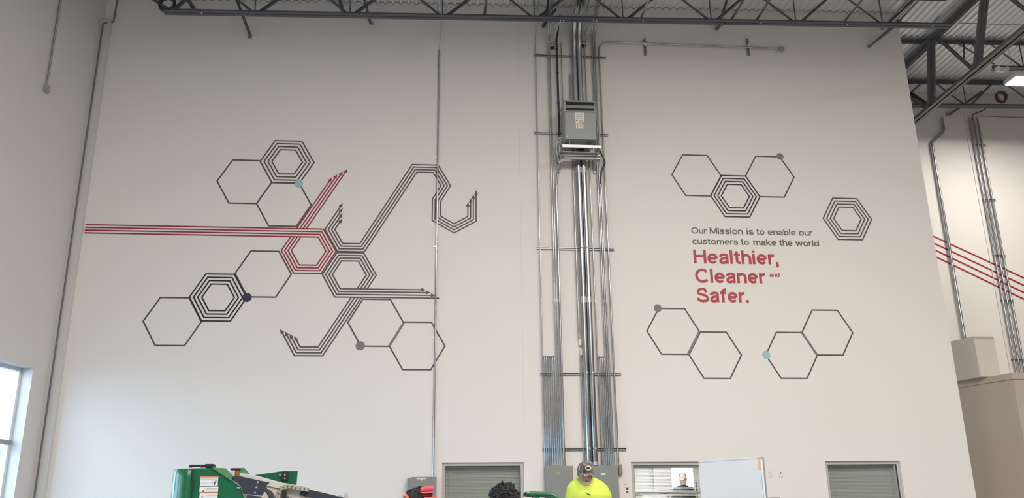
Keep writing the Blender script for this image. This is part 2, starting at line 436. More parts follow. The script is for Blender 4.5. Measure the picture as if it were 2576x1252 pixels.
# sloping end web of the near joist
mb = MB(); mb.angle((xj0+0.1, YJ1, roof(xj0)-ZC+0.02), PY(375, -4, YJ1), 0.06, 0.008, (0, -1, 0)); mb.build('end_web', steel, j1)
mb = MB(); a = PY(440, 22, YJ1); mb.angle(a, PY(466, -2, YJ1), 0.05, 0.008, (0, -1, 0)); mb.build('web_member', steel, j1)
mb = MB()
mb.prism([(xj0, YJ1-0.006, roof(xj0)-ZC+0.1), (xj0-0.02, YJ1-0.006, roof(xj0)-ZC+0.06), (xj0+0.05, YJ1-0.006, roof(xj0)-ZC-0.005), (xj0+0.35, YJ1-0.006, roof(xj0)-ZC+0.02)], (0, 0.012, 0))
mb.build('end_plate', steel, j1)
for u, v in ((507, 32), (1410, 51), (1418, 51), (1494, 52), (1501, 52), (1618, 52), (1915, 57), (2132, 62), (2347, 65)):
    a = PY(u, v, YJ1-0.10); m2 = MB(); m2.disc(a, 0.012, 0.015, (0, -1, 0), 10); m2.build('bolt', whitep, j1)
XJ2 = PY(2496, 167, YJ2).x
joist('roof_joist', 'roof joist beyond the mural wall, the one crossing behind the girder\'s upper corner', YJ2, XJ2, 23.7, [XJ2+0.75+1.83*k for k in range(7)], ZC, cut=XJ2-XR-0.05, half=0.76)
joist('roof_joist', 'farthest roof joist, running along the far bright wall with a red cable coil', YJ3, XR-1.2, 23.7, [9.3+1.83*k for k in range(9)], ZC, half=0.76)

j2 = [o for o in C.objects if o.name == 'roof_joist.001'][0]
for (ua, va, ub, vb) in ((2500, 163, 2395, 100), (2470, 150, 2440, 100), (2423, 148, 2415, 62)):
    mb = MB(); a, b = PY(ua, va, YJ2), PY(ub, vb, YJ2); b.z = min(b.z, roof(b.x)-0.04); mb.angle(a, b, 0.04, 0.007, (0, -1, 0)); mb.build('end_web', steel, j2)
# the heavy girder that carries the joists
XG = 10.98
ZGT = roof(XG)-0.11; ZGB = EYE+0.797*XG
g = thing('roof_girder', 'heavy dark girder running away beside the end of the mural wall', 'girder', (XG, 10, ZGB))
def wsec(mb, a, b, w, h, t=0.014):           # built-up section: two angles back to back
    for sgn in (1, -1): mb.angle(Vector(a)+Vector((sgn*0.014, 0, 0)), Vector(b)+Vector((sgn*0.014, 0, 0)), w, t, (0, 0, h), sgn)
mb = MB()
for sgn in (1, -1): mb.angle((XG+sgn*0.016, 6, ZGT-0.0), (XG+sgn*0.016, FY-0.02, ZGT), 0.13, 0.016, (0, 0, -1), sgn)
mb.build('top_chord', steel2, g)
mb = MB()
for sgn in (1, -1): mb.angle((XG+sgn*0.016, 6, ZGB), (XG+sgn*0.016, FY-0.02, ZGB), 0.11, 0.014, (0, 0, 1), -sgn)
mb.build('bottom_chord', steel2, g)
def PX(u, v, x): d = ray(u, v); d = d*(x/d.x); return Vector((x, d.y, d.z+EYE))
def girder_y(u, v): return PX(u, v, XG).y
for (ua, va, ub, vb) in ((2342, 100, 2342, 262), (2484, -8, 2456, 166)):
    a, b = girder_y(ua, va), girder_y(ub, vb); m2 = MB(); p, q = Vector((XG, a, ZGT-0.02)), Vector((XG, b, ZGB+0.02))
    for sgn in (1, -1): m2.angle(p+Vector((sgn*0.012, 0.0, 0)), q+Vector((sgn*0.012, 0.0, 0)), 0.085, 0.012, (0, -1, 0), -sgn)
    m2.build('web_post', steel2, g)
for (ua, va, ub, vb) in ((2354, 92, 2448, 176), (2232, 196, 2330, 268), (2498, -20, 2606, 56)):
    a, b = girder_y(ua, va), girder_y(ub, vb); m2 = MB(); p, q = Vector((XG, a, ZGT-0.05)), Vector((XG, b, ZGB+0.05))
    for sgn in (1, -1): m2.angle(p+Vector((sgn*0.016, 0, 0)), q+Vector((sgn*0.016, 0, 0)), 0.05, 0.01, (0, -1, 0), sgn)
    m2.build('web_diagonal', steel2, g)
for u, v, z in ((2345, 102, ZGT-0.10), (2456, 166, ZGB+0.10), (2342, 262, ZGB+0.10)):
    m2 = MB(); m2.box((XG, girder_y(u, v), z), (0.02, 0.42, 0.2)); m2.build('gusset_plate', steel2, g)

# short braces tying the near joist to the wall
def brace(label, a, b, w=0.05, name='brace_angle', foot=True, leg=None, m=steel):
    e = thing(name, label, 'brace', a)
    mb = MB(); mb.angle(a, b, w, 0.006, (0, -1, 0)); mb.build('angle_bar', m, e)
    if leg: mb = MB(); mb.angle(a, leg, w*0.8, 0.006, (0, -1, 0)); mb.build('angle_leg', m, e)
    if foot: mb = MB(); mb.box(Vector(a)+Vector((0, 0.02, 0)), (0.06, 0.05, 0.05)); mb.build('foot_bracket', galvd, e)
brace('dark brace from joist to wall above the upper left hexagons', PY(628, 93, WY-0.03), PY(590, -6, YJ1-0.05))
brace('short dark brace tucked behind the joist end near the cable coil', PY(487, 22, WY-0.03), PY(470, -4, YJ1+0.15), foot=False)
brace('short dark brace poking under the joist left of the tall thin pipe', PY(935, 58, WY-0.03), PY(919, -4, YJ1-0.04))
brace('faint upright brace behind the joist between the two left braces', PY(860, 27, WY-0.03), PY(853, -4, YJ1+0.15), foot=False)
brace('V-shaped dark brace under the joist just left of the conduit riser', PY(1367, 66, WY-0.03), PY(1377, -5, YJ1-0.05), leg=PY(1400, 22, YJ1-0.03))
brace('V-shaped dark brace under the joist above the horizontal conduit run', PY(1803, 72, WY-0.03), PY(1827, -5, YJ1-0.05), leg=PY(1826, 60, YJ1))
brace('long slim brace under the joist close to the right end of the wall', PY(2186, 116, WY-0.03), PY(2262, 48, YJ1), w=0.035, leg=PY(2268, 52, YJ1+0.1))

# bridging bars on the joist, running out over the room
for u, lab in ((1222, 'bridging bar on the joist just right of the tall thin pipe'), (1382, 'bridging bar on the joist right above the left conduit risers'), (1617, 'slotted bridging bar on the joist above the first strut of the horizontal conduit'),
               (1845, 'bridging bar on the joist above the second V-shaped brace'), (1908, 'bridging bar on the joist above the end of the horizontal conduit'), (2128, 'bridging bar on the joist above the slim end brace'),
               (2262, 'bridging bar on the joist over the upper right corner of the wall'), (2350, 'slotted bridging bar next to the girder top')):
    a = PY(u, 44, YJ1); z = roof(a.x)-ZC+0.10
    mb = MB(); mb.angle((a.x, YJ1+0.06, z), (a.x+0.03, 7.0, z), 0.045, 0.006, (0, 0, 1))
    tag(mb.build('bridging_bar', steel if 'slotted' not in lab else galvd), lab, 'bridging bar', 'bridging bars on the near joist')

# thin rod running on to the right from the joist
mb = MB(); mb.tube([PY(2412, 58, YJ1), PY(2600, 64, YJ1)], 0.012, 8); tag(mb.build('tie_rod', galvd), 'thin level rod crossing in front of the heavy girder', 'rod')

# cable coils hung in the joists
def coil(label, c, r, tr, m, turns=3, axis=(0, 1, 0), tail=None):
    ax = Vector(axis).normalized(); x = Vector((1, 0, 0)); z = x.cross(ax).normalized(); pts = []
    rnd = random.Random(int(r*1000)); N = 40*turns
    for k in range(N+1):
        a = 2*PI*k/40; rr = r*(1+0.05*math.sin(k*0.13+rnd.random()*0.2)); pts.append(Vector(c)+x*rr*math.cos(a)+z*rr*math.sin(a)+ax*((k/N-0.5)*tr*3))
    if tail: pts += [Vector(p) for p in tail]
    mb = MB(); mb.tube(pts, tr, 8); return tag(mb.build('cable_coil', m), label, 'cable coil')
coil('thick dark blue cable coil hanging at the left end of the joist', PY(421, 10, YJ1+0.02), 0.135, 0.028, mat('dark_blue_cable', (0.025, 0.032, 0.065), 0.5), 3)
c0 = PY(1111, 21, YJ1+0.05); tp = PY(1104.5, 128, WY-0.04)
coil('thin wire coil in the joist, feeding the tall thin pipe', c0, 0.085, 0.004, galvd, 3, tail=[c0+Vector((0.09, 0.05, -0.2)), PY(1113, 48, WY-0.12), PY(1109, 80, WY-0.07), tp])
coil('dusky red cable coil hung on the farthest joist', PY(2519, 244, YJ3), 0.125, 0.024, redcable, 3)

# ================================================================== CONDUITS ON THE MURAL WALL
SF = WY-0.041                                # face of the strut channels
SUBJ = 'conduit risers on the mural wall'
def conduit(label, pts, r, couplings=(), group=SUBJ, bend=0.3, m=galv, name='conduit', seg=10):
    p = fillet(pts, bend, 8); mb = MB(); mb.tube(p, r, seg)
    o = mb.build(name, m); tag(o, label, 'conduit', group)
    for c in couplings:
        k = MB(); c = Vector(c); k.tube([c-Vector((0, 0, 0.03)), c+Vector((0, 0, 0.03))], r*1.22, seg); k.build('coupling', bright, o)
    return o
def strut(label, u0, v0, u1, v1, brk=None, y=WY, grp='strut channels behind the conduits'):
    a, b = PY(u0, v0, y-0.02), PY(u1, v1, y-0.02); z = (a.z+b.z)/2
    e = thing('strut_channel', label, 'strut channel', (a.x, y, z), grp)
    spans = [(a.x, b.x)] if not brk else [(a.x, brk[0]), (brk[1], b.x)]
    for s0, s1 in spans:
        mb = MB(); mb.bb((s0, y-0.0412, z-0.02), (s1, y-0.001, z-0.0165)); mb.bb((s0, y-0.0412, z+0.0165), (s1, y-0.001, z+0.02)); mb.bb((s0, y-0.004, z-0.0165), (s1, y-0.001, z+0.0165))
        mb.bb((s0, y-0.0412, z-0.0165), (s1, y-0.038, z-0.009)); mb.bb((s0, y-0.0412, z+0.009), (s1, y-0.038, z+0.0165))
        mb.build('channel', galvd, e)
        mb = MB(); x = s0+0.03
        while x < s1-0.03: mb.bb((x, y-0.0045, z-0.006), (x+0.028, y-0.0038, z+0.006)); x += 0.05
        mb.build('slot_row', slotdark, e)
    return z
zs = [strut('topmost strut channel, level with the bend of the horizontal conduit', 1344, 140, 1525, 145),
      strut('strut channel passing behind the hanging grey transformer', 1344, 335, 1530, 339),
      strut('strut channel at mid-height of the risers, level with the mission lettering', 1350, 624, 1545, 627),
      strut('strut channel just under the sawn-off conduit bends', 1360, 939, 1563, 941),
      strut('lowest strut channel, just above the electrical panels', 1365, 1128, 1576, 1129.5)]
# conduit clamps live with the risers; x positions measured where each meets a panel
def vx(u, v, r): return PY(u, v, SF-r).x
PZT = PY(1400, 1171, WY).z                   # top of the electrical panels
def riser(label, u, v, r, z0, z1, over=None, cps=(), **k):
    y = SF-r; x = vx(u, v, r)
    pts = [(x, y, z0), (x, y, z1)]
    if over: pts += [(x, over, z1)]
    return conduit(label, pts, r, [(x, y, z) for z in cps], **k)
rs, rm, rb = 0.0115, 0.019, 0.050
ZRUN = roof(2.3)-0.30
cpz = PY(1360, 757, WY).z
riser('leftmost conduit of the riser, standing alone up to the roof', 1371, 1168, rs, PZT, ZRUN, 7.0, (cpz, zs[1]-1.1), bend=0.85)
for i, lab in enumerate(('first', 'second', 'third', 'fourth', 'fifth', 'sixth')):
    u = 1376.0+5.35*i; y = SF-rs; x = vx(u, 1168, rs); zt = PY(1380, 897, WY).z
    conduit('short conduit over the left electrical panel, %s of six curling into the wall' % lab, [(x, y, PZT), (x, y, zt), (x-0.03, WY+0.05, zt+0.01)], rs, bend=0.2, group='short conduits bent into the wall')
riser('thin conduit left of the pair that climbs past the transformer\'s left side', 1407.5, 1168, rs, PZT, ZRUN-0.06, 7.0, (cpz,), bend=0.85)
riser('thin conduit right of the pair that climbs past the transformer\'s left side', 1412.7, 1168, rs, PZT, ZRUN-0.06, 7.0, (cpz,), bend=0.8)
# thick conduit to the transformer by way of a flexible whip
xd = vx(1420, 1168, rm); yd = SF-rm
conduit('thicker conduit from the left panel up to the transformer whips', [(xd, yd, PZT), (xd, yd, PY(1403, 470, WY).z), PY(1404, 425, WY-0.12), PY(1409, 409, WY-0.22)], rm, [(xd, yd, cpz)], bend=0.25)
# riser hidden behind the transformer, ending in a small white box
xg = vx(1449, 625, rs)
conduit('thin conduit that ends in the upper small white box', [(xg, SF-rs, PY(1458, 855, WY).z), (xg, SF-rs, PY(1434, 191, WY).z)], rs, [(xg, SF-rs, PY(1443, 437, WY).z)])
xk = vx(1471, 1168, rs)
conduit('thin conduit from the lower small white box down behind the man', [(xk, SF-rs, 1.2), (xk, SF-rs, PY(1461, 893, WY).z)], rs)
def smallbox(label, u0, v0, u1, v1, dep, m, cat='box', name='junction_box', y=WY):
    a, b = PY(u0, v1, y), PY(u1, v0, y); mb = MB(); mb.cbox(((a.x+b.x)/2, y-dep/2, (a.z+b.z)/2), (b.x-a.x, dep, b.z-a.z), 0.012)
    o = tag(mb.build(name, m), label, cat)
    k = MB(); k.bb((a.x+0.01, y-dep-0.004, a.z+0.012), (b.x-0.01, y-dep+0.001, b.z-0.012)); k.build('cover', m, o); return o
smallbox('upper of two small white boxes beside the two big pipes', 1455.5, 854, 1461.5, 870, 0.06, whitep)
smallbox('lower of two small white boxes beside the two big pipes', 1458.5, 879, 1464.5, 895, 0.06, whitep)
for u, lab in ((1483, 'left of the two big steel pipes in the middle of the riser'), (1498, 'right of the two big steel pipes in the middle of the riser')):
    x = vx(u, 1168, rb); y = SF-rb
    o = conduit(lab, [(x, y, PZT+0.0), (x, y, ZRUN+0.02), (x, 7.0, ZRUN+0.02)], rb, [], bend=1.0, seg=18, group='big steel pipes')
    for v, h, rr in ((757, 0.055, 1.10), (1167, 0.03, 1.09), (433, 0.06, 1.12)):
        z = PY(1470, v, WY).z; k = MB(); k.tube([(x, y, z-h), (x, y, z+h)], rb*rr, 18); k.build('coupling', bright, o)
    for z in zs[1:]:
        k = MB(); k.box((x, y-rb-0.012, z), (0.03, 0.03, 0.035)); k.build('clamp_bolt', galvd, o)
riser('leftmost conduit of the right bundle, close beside the big pipes', 1514.5, 1168, rs, PZT, ZRUN+0.04, 7.0, (cpz, PY(1475, 437, WY).z), bend=0.8)
for i, lab in enumerate(('first', 'second', 'third')):
    u = 1521.5+5.1*i; y = SF-rs; x = vx(u, 1168, rs); zt = PY(1510, 898, WY).z
    conduit('short conduit over the right electrical panel, %s of three curling into the wall' % lab, [(x, y, PZT), (x, y, zt), (x-0.03, WY+0.05, zt+0.01)], rs, bend=0.2, group='short conduits bent into the wall')
riser('thin conduit left of three running up past the transformer\'s right side', 1535.8, 1168, rs, PZT, ZRUN-0.02, 7.0, (cpz,), bend=0.75)
riser('thin conduit in the middle of three past the transformer\'s right side', 1540.3, 1168, rs, PZT, ZRUN-0.02, 7.0, (cpz,), bend=0.7)
riser('thin conduit right of three running up past the transformer\'s right side', 1544.8, 1168, rs, PZT, ZRUN-0.02, 7.0, (cpz,), bend=0.65)
xh = vx(1556, 1168, 0.015); zh = PY(1600, 112, WY).z; ph = PY(1955, 122, SF-0.015)
conduit('thicker rightmost conduit turning at the top into the long horizontal run', [(xh, SF-0.015, PY(1556, 1166, WY).z), (xh, SF-0.015, zh), (ph.x, SF-0.015, ph.z)], 0.015, [], bend=0.22)
a = PY(1965, 123, SF-0.02); mb = MB(); mb.cbox(a, (0.13, 0.05, 0.07), 0.01); o = tag(mb.build('pipe_fitting', galvd), 'small grey fitting at the free end of the horizontal conduit', 'fitting')
mb = MB(); mb.tube([a+Vector((0, 0, -0.03)), a+Vector((0.01, 0, -0.075))], 0.012, 8); mb.build('spout', galvd, o)
for u0, v0, u1, v1, lab in ((1621, 95, 1623, 139, 'left of two short upright struts carrying the horizontal conduit'), (1879, 96, 1882, 140, 'right of two short upright struts carrying the horizontal conduit')):
    a, b = PY(u0, v0, WY-0.02), PY(u1, v1, WY-0.02); mb = MB(); x = (a.x+b.x)/2
    mb.bb((x-0.02, WY-0.041, b.z), (x-0.0165, WY-0.001, a.z)); mb.bb((x+0.0165, WY-0.041, b.z), (x+0.02, WY-0.001, a.z)); mb.bb((x-0.0165, WY-0.005, b.z), (x+0.0165, WY-0.001, a.z))
    o = tag(mb.build('strut_channel', galvd), lab, 'strut channel')
    mb = MB(); z = b.z+0.03
    while z < a.z-0.03: mb.bb((x-0.006, WY-0.0062, z), (x+0.006, WY-0.0048, z+0.028)); z += 0.05
    mb.build('slot_row', slotdark, o)
    zc = a.z-0.45*(a.z-b.z); mb = MB(); mb.tube([(x-0.02, SF-0.015, zc), (x+0.02, SF-0.015, zc)], 0.021, 10); mb.build('clamp', bright, o)
# the dark cable-like pipe with black couplings and the thin conduit beside it, both ending at the transformer
xe = PY(1406, 300, WY-0.09).x
o = conduit('dark pipe with black couplings that enters the transformer at its left', [(xe, WY-0.09, PY(1410, 345, WY).z), (xe, WY-0.09, PY(1400, 105, WY).z), (xe+0.04, WY-0.14, PY(1400, 76, WY).z), PY(1400, 48, YJ1+0.2)], 0.021, [], bend=0.2, m=darkrub)
for v in (124, 183, 259):
    c = Vector((xe, WY-0.09, PY(1404, v, WY-0.09).z)); k = MB(); k.tube([c-Vector((0, 0, .014)), c+Vector((0, 0, .014))], 0.028, 10); k.build('coupling', blackp, o)
xf = vx(1412.2, 142, 0.009); conduit('slender conduit that ends behind the transformer\'s upper left corner', [(xf, SF-0.009, PY(1415, 265, WY).z), (xf, SF-0.009, PY(1411, 112, WY).z)], 0.009)
xf = vx(1471.4, 142, 0.0125); 
for u, r, lab in ((2240, 0.028, 'thicker of two pipes running out overhead above the right end of the wall'), (2256, 0.015, 'thinner of two pipes running out overhead above the right end of the wall')):
    a = PY(u, 50, YJ1+0.3); conduit(lab, [(a.x, WY-0.01, a.z), (a.x, 7.0, a.z)], r, group='pipes under the roof deck', m=galvd)
# hangers that hold the big pipes off the joist
def hanger(label, a, b):
    e = thing('pipe_hanger', label, 'hanger', a, 'strut braces of the pipe hanger')
    mb = MB(); mb.bar(a, b, 0.042, 0.042, (0, -1, 0)); mb.build('strut', galvd, e)
    mb = MB(); mb.cbox(Vector(a)+Vector((0, 0.01, -0.03)), (0.075, 0.06, 0.10), 0.008); mb.build('foot_bracket', blackp, e)
    mb = MB(); mb.cbox(Vector(a)+Vector((0, 0.0, -0.025)), (0.085, 0.065, 0.022), 0.004); mb.build('foot_clip', bright, e)
hanger('left of two diagonal strut braces, beside the dark pipe', PY(1389, 113, WY-0.05), PY(1410, 36, YJ1-0.06))
hanger('right of two diagonal strut braces, beside the big pipes', PY(1468.5, 108, WY-0.05), PY(1500, 36, YJ1-0.06))
mb = MB(); mb.bar(PY(1409, 38, YJ1+0.05), PY(1499, 41, YJ1+0.05), 0.041, 0.041); tag(mb.build('trapeze_strut', galvd), 'level strut on the joist joining the two diagonal strut braces', 'strut channel')
mb = MB(); mb.tube(fillet([PY(1393, 69, YJ1+0.3), PY(1402, 60, YJ1+0.2), PY(1419, 54, YJ1-0.08)], 0.15), 0.008, 6); tag(mb.build('flexible_cable', whitep), 'short pale cable curving under the joist to the dark pipe', 'cable')

# ---- tall thin pipe on the left part of the wall, and its grey cabinet
x = PY(1104, 200, WY-0.02).x; zc = PY(1060, 1199, WY-0.15).z
o = conduit('tall thin pipe crossing the grey arrow stripes, down to the grey cabinet', [(x, WY-0.02, zc), (x, WY-0.02, PY(1104, 128, WY).z)], 0.016, [(x, WY-0.02, PY(1100, v, WY).z) for v in (416, 625, 776)], group='single pipes')
for v in (165, 395, 620, 850, 1050):
    z = PY(1100, v, WY).z; k = MB(); k.box((x-0.012, WY-0.006, z), (0.05, 0.012, 0.022)); k.build('pipe_strap', galv, o)

def cabinet(label, u0, u1, vt, dep, zb=0.75, ref=WY, seam=True, name='electrical_panel'):
    a, b = PY(u0, vt, ref-dep), PY(u1, vt, ref-dep); z1 = a.z
    e = thing(name, label, 'electrical panel', ((a.x+b.x)/2, ref, zb))
    mb = MB(); mb.cbox(((a.x+b.x)/2, ref-dep/2-0.0015, (z1+zb)/2), (b.x-a.x, dep-0.003, z1-zb), 0.008); mb.build('cabinet', elgrey, e)
    if seam:
        mb = MB(); w = b.x-a.x; mb.cbox(((a.x+b.x)/2, ref-dep-0.004, (z1+zb)/2), (w-0.012, 0.012, z1-zb-0.012), 0.003); mb.build('front_cover', elgrey, e)
        mb = MB(); mb.cbox(((a.x+b.x)/2, ref-dep-0.012, (z1+zb)/2-0.08), (w*0.56, 0.008, z1-zb-0.32), 0.003); mb.build('door', elgrey, e)
    return e, a.x, b.x, z1, ref-dep
e, xa, xb, z1, yf = cabinet('grey electrical panel under the left conduit bundle', 1370.5, 1441, 1171.5, 0.12)
mb = MB(); c = PY(1405, 1189, yf-0.012); mb.cbox(c, (0.065, 0.004, 0.024), 0.002); mb.build('maker_plate', gold, e)
e, xa, xb, z1, yf = cabinet('grey electrical panel behind the man in yellow', 1486, 1555, 1170.5, 0.12)
mb = MB(); c = PY(1517.5, 1192, yf-0.012); mb.bb(c-Vector((0.04, 0.003, 0.016)), c+Vector((0.04, 0.003, 0.016))); mb.build('name_plate', paper, e)
mb = MB(); mb.bb(c-Vector((0.025, 0.0035, 0.002)), c+Vector((0.025, 0, 0.002))); mb.build('print_line', inkgrey, e)
smallbox('small dark grey box hanging at the foot of the rightmost conduit', 1554.5, 1168, 1563, 1193, 0.09, elgrey)
e, xa, xb, z1, yf = cabinet('grey cabinet with white stickers at the foot of the tall thin pipe', 1026, 1098.5, 1199, 0.16, seam=False)
mb = MB(); mb.cbox(((xa+xb)/2, yf-0.004, (z1+0.75)/2), (xb-xa-0.012, 0.012, z1-0.75-0.012), 0.003); mb.build('door', elgrey, e)
def plate(u0, v0, u1, v1, y, name, m, e, th=0.003):
    a, b = PY(u0, v1, y), PY(u1, v0, y); mb = MB(); mb.bb((a.x, y-th, a.z), (b.x, y, b.z)); return mb.build(name, m, e)
yp = yf-0.011
plate(1026.5, 1199.5, 1035.5, 1202.3, yp, 'sticker', paper, e)
plate(1048, 1201.3, 1072, 1204.8, yp, 'sticker', paper, e); plate(1057, 1205, 1063, 1208, yp, 'sticker', paper, e)
plate(1051, 1202.6, 1069, 1203.4, yp-0.003, 'print_line', inkgrey, e, 0.001)

trgrey = mat('transformer_enamel', (0.33, 0.345, 0.335), 0.5, var=0.03, vscale=3)
# ---- transformer on its wall shelf
TY0 = 14.92
e = thing('transformer', 'grey ventilated transformer hung high among the conduits', 'transformer', PY(1460, 350, 15.2))
a, b = PY(1421.5, 350, TY0), PY(1501.5, 350, TY0); zt = PY(1460, 256, TY0).z; zb = a.z; xa, xb = a.x, b.x
mb = MB(); mb.cbox(((xa+xb)/2, TY0+0.21, (zt+zb)/2), (xb-xa, 0.42, zt-zb), 0.01); mb.build('case', trgrey, e)
mb = MB(); mb.cbox(((xa+xb)/2, TY0+0.2, zt+0.005), (xb-xa+0.02, 0.44, 0.03), 0.006); mb.build('lid', trgrey, e)
z0 = PY(1460, 284, TY0).z
mb = MB(); mb.cbox(((xa+xb)/2, TY0-0.012, (z0+zb)/2), (xb-xa-0.02, 0.02, z0-zb), 0.004); mb.build('front_panel', trgrey, e)
for v0, v1 in ((257.5, 267.5), (273.5, 281)):
    p, q = PY(1424, v1, TY0-0.006), PY(1495, v0, TY0-0.006); mb = MB(); mb.bb((p.x, TY0-0.006, p.z), (q.x, TY0+0.01, q.z)); mb.build('vent_slot', slotdark, e)
    mb = MB(); mb.add([(p.x, TY0-0.008, p.z+0.035), (q.x, TY0-0.008, p.z+0.035), (q.x, TY0-0.035, p.z-0.01), (p.x, TY0-0.035, p.z-0.01), (p.x, TY0-0.005, p.z-0.035), (q.x, TY0-0.005, p.z-0.035)], [(0, 1, 2, 3), (3, 2, 5, 4)]); mb.build('louvre', trgrey, e)
yf = TY0-0.022
p = plate(1446.5, 284, 1469, 306.5, yf, 'rating_label', paper, e)
for v in (288, 290.5, 293, 295.5, 298): plate(1449, v, 1466, v+0.9, yf-0.003, 'print_line', mat('faint_print_%d' % v, (0.55, 0.55, 0.56), 0.7) if v == 288 else MATS['faint_print_288'], e, 0.001)
plate(1448, 301.5, 1453, 303.3, yf-0.003, 'print_line', inkdark, e, 0.001); plate(1456, 303, 1466, 304.5, yf-0.003, 'print_line', inkgrey, e, 0.001)
plate(1449, 307, 1467, 322.5, yf, 'warning_label', paper, e)
plate(1457.5, 307.5, 1466.5, 309.2, yf-0.003, 'print_bar', orange, e, 0.001); plate(1457.5, 314, 1466.5, 315.6, yf-0.003, 'print_bar', orange, e, 0.001)
for v in (310.2, 312, 317, 319.3): plate(1458, v, 1466, v+0.8, yf-0.003, 'print_line', inkgrey, e, 0.001)
for v, m in ((313.5, yellow), (321, yellow)):
    p = [PY(1449.8, v, yf-0.004), PY(1456.8, v, yf-0.004), PY(1453.3, v-6, yf-0.004)]; mb = MB(); mb.prism(p, (0, 0.001, 0)); mb.build('warning_triangle', m, e)
    c = PY(1453.3, v-2.3, yf-0.0045); mb = MB(); mb.bb(c-Vector((0.004, 0.0008, 0.011)), c+Vector((0.004, 0, 0.011))); mb.build('warning_mark', inkdark, e)
mb = MB()
for x in (xa+0.03, xb-0.03):
    for v in (314, 345): z = PY(1460, v, TY0).z; mb.disc((x, TY0-0.024, z), 0.008, 0.006, (0, -1, 0), 8)
mb.build('screw', bright, e)
zs_ = PY(1464, 361.5, TY0-0.03).z
for x in (xa+0.09, xb-0.09):
    mb = MB(); mb.bb((x-0.005, TY0+0.02, zs_), (x+0.005, TY0+0.41, zb)); mb.bb((x-0.06, TY0+0.02, zs_), (x-0.005, TY0+0.41, zs_+0.008)); mb.build('foot', trgrey, e)
# shelf
e = thing('wall_shelf', 'galvanised angle shelf under the hanging transformer', 'shelf', (xa, WY, zs_))
pa, pb = PY(1414.5, 362, TY0-0.05), PY(1513, 362, TY0-0.05); zq = PY(1464, 371, TY0-0.05).z
mb = MB(); mb.bb((pa.x, TY0-0.05, zq), (pb.x, TY0-0.043, pa.z)); mb.bb((pa.x, TY0-0.05, pa.z-0.007), (pb.x, TY0+0.02, pa.z)); mb.build('front_angle', bright, e)
mb = MB()
for x in (pa.x, pb.x-0.05): mb.bb((x, TY0-0.04, zq), (x+0.007, WY, pa.z)); mb.bb((x, TY0-0.04, pa.z-0.007), (x+0.05, WY, pa.z-0.001))
mb.build('side_angle', galvd, e)
mb = MB(); mb.bb((pa.x, 15.30, zq-0.01), (pb.x, 15.34, zq+0.03)); mb.bb((pa.x+0.02, 15.12, zq-0.005), (pb.x-0.02, 15.16, zq+0.03)); mb.build('cross_channel', galvd, e)
for x in (pa.x+0.025, pb.x-0.03):
    mb = MB(); mb.bar((x, TY0+0.22, zq-0.01), (x, WY-0.03, zq-0.21), 0.035, 0.035); mb.build('diagonal_bracket', galvd, e)
    mb = MB(); mb.bb((x-0.02, WY-0.04, zq-0.25), (x+0.02, WY-0.001, zq+0.05)); mb.build('wall_leg', galvd, e)
q0, q1 = PY(1418, 389, 15.2), PY(1508, 391, 15.2)
mb = MB(); mb.tube([(q0.x, 15.2, q0.z), (q1.x, 15.2, q0.z)], 0.03, 12); mb.build('support_pipe', bright, e)
mb = MB(); mb.bb((q0.x, 15.17, q0.z-0.085), (q1.x, 15.23, q0.z-0.05)); mb.build('support_channel', galvd, e)
# flexible whips at both sides
def whip(label, pts, r, m=galvd):
    p = fillet(pts, 0.2, 8); mb = MB(); mb.tube(p, r, 9); o = tag(mb.build('flexible_conduit', m), label, 'conduit', 'flexible whips at the transformer')
    k = MB(); c, d = Vector(p[0]), (Vector(p[1])-Vector(p[0])).normalized(); k.tube([c, c+d*0.05], r*1.35, 9); k.build('connector', galvd, o); return o
whip('outer flexible whip looping at the transformer\'s left', [PY(1407, 410, WY-0.2), PY(1399, 375, WY-0.25), PY(1403, 347, WY-0.28), PY(1424, 346, WY-0.3)], 0.020)
whip('inner flexible whip looping at the transformer\'s left', [PY(1412, 409, WY-0.24), PY(1406, 372, WY-0.28), PY(1412, 354, WY-0.3), PY(1426, 352, WY-0.32)], 0.016)
whip('loose dark flexible whip kinked out beside the transformer\'s right', [PY(1510.5, 470, WY-0.06), PY(1513, 425, WY-0.10), PY(1524.5, 411, WY-0.15), PY(1515, 392, WY-0.2), PY(1508, 376, WY-0.3)], 0.013, darkrub)

# ================================================================== MURAL (vinyl cut-outs on the wall)
VY = WY-0.0015
_layer = [0]
def offset_line(pts, d, closed=False):      # miter offset in the wall plane, d to the left of travel
    n = len(pts); out = []
    for i in range(n):
        if closed: a, b, c = pts[i-1], pts[i], pts[(i+1)%n]
        else: a, b, c = pts[max(i-1, 0)], pts[i], pts[min(i+1, n-1)]
        d1 = Vector((b[0]-a[0], b[1]-a[1])); d2 = Vector((c[0]-b[0], c[1]-b[1]))
        if d1.length < 1e-9: d1 = d2
        if d2.length < 1e-9: d2 = d1
        d1.normalize(); d2.normalize(); n1 = Vector((-d1.y, d1.x)); n2 = Vector((-d2.y, d2.x))
        m = (n1+n2); m = m/max(m.length_squared, 1e-6)*2
        out.append((b[0]+m.x*d, b[1]+m.y*d))
    return out
def stroke(mb, pts, w, y, closed=False, th=0.0012):
    L, R = offset_line(pts, w/2, closed), offset_line(pts, -w/2, closed); n = len(pts)
    for i in range(n if closed else n-1):
        j = (i+1) % n
        yy = y-4e-6*i; mb.prism([(L[i][0], yy, L[i][1]), (R[i][0], yy, R[i][1]), (R[j][0], yy, R[j][1]), (L[j][0], yy, L[j][1])], (0, th, 0))
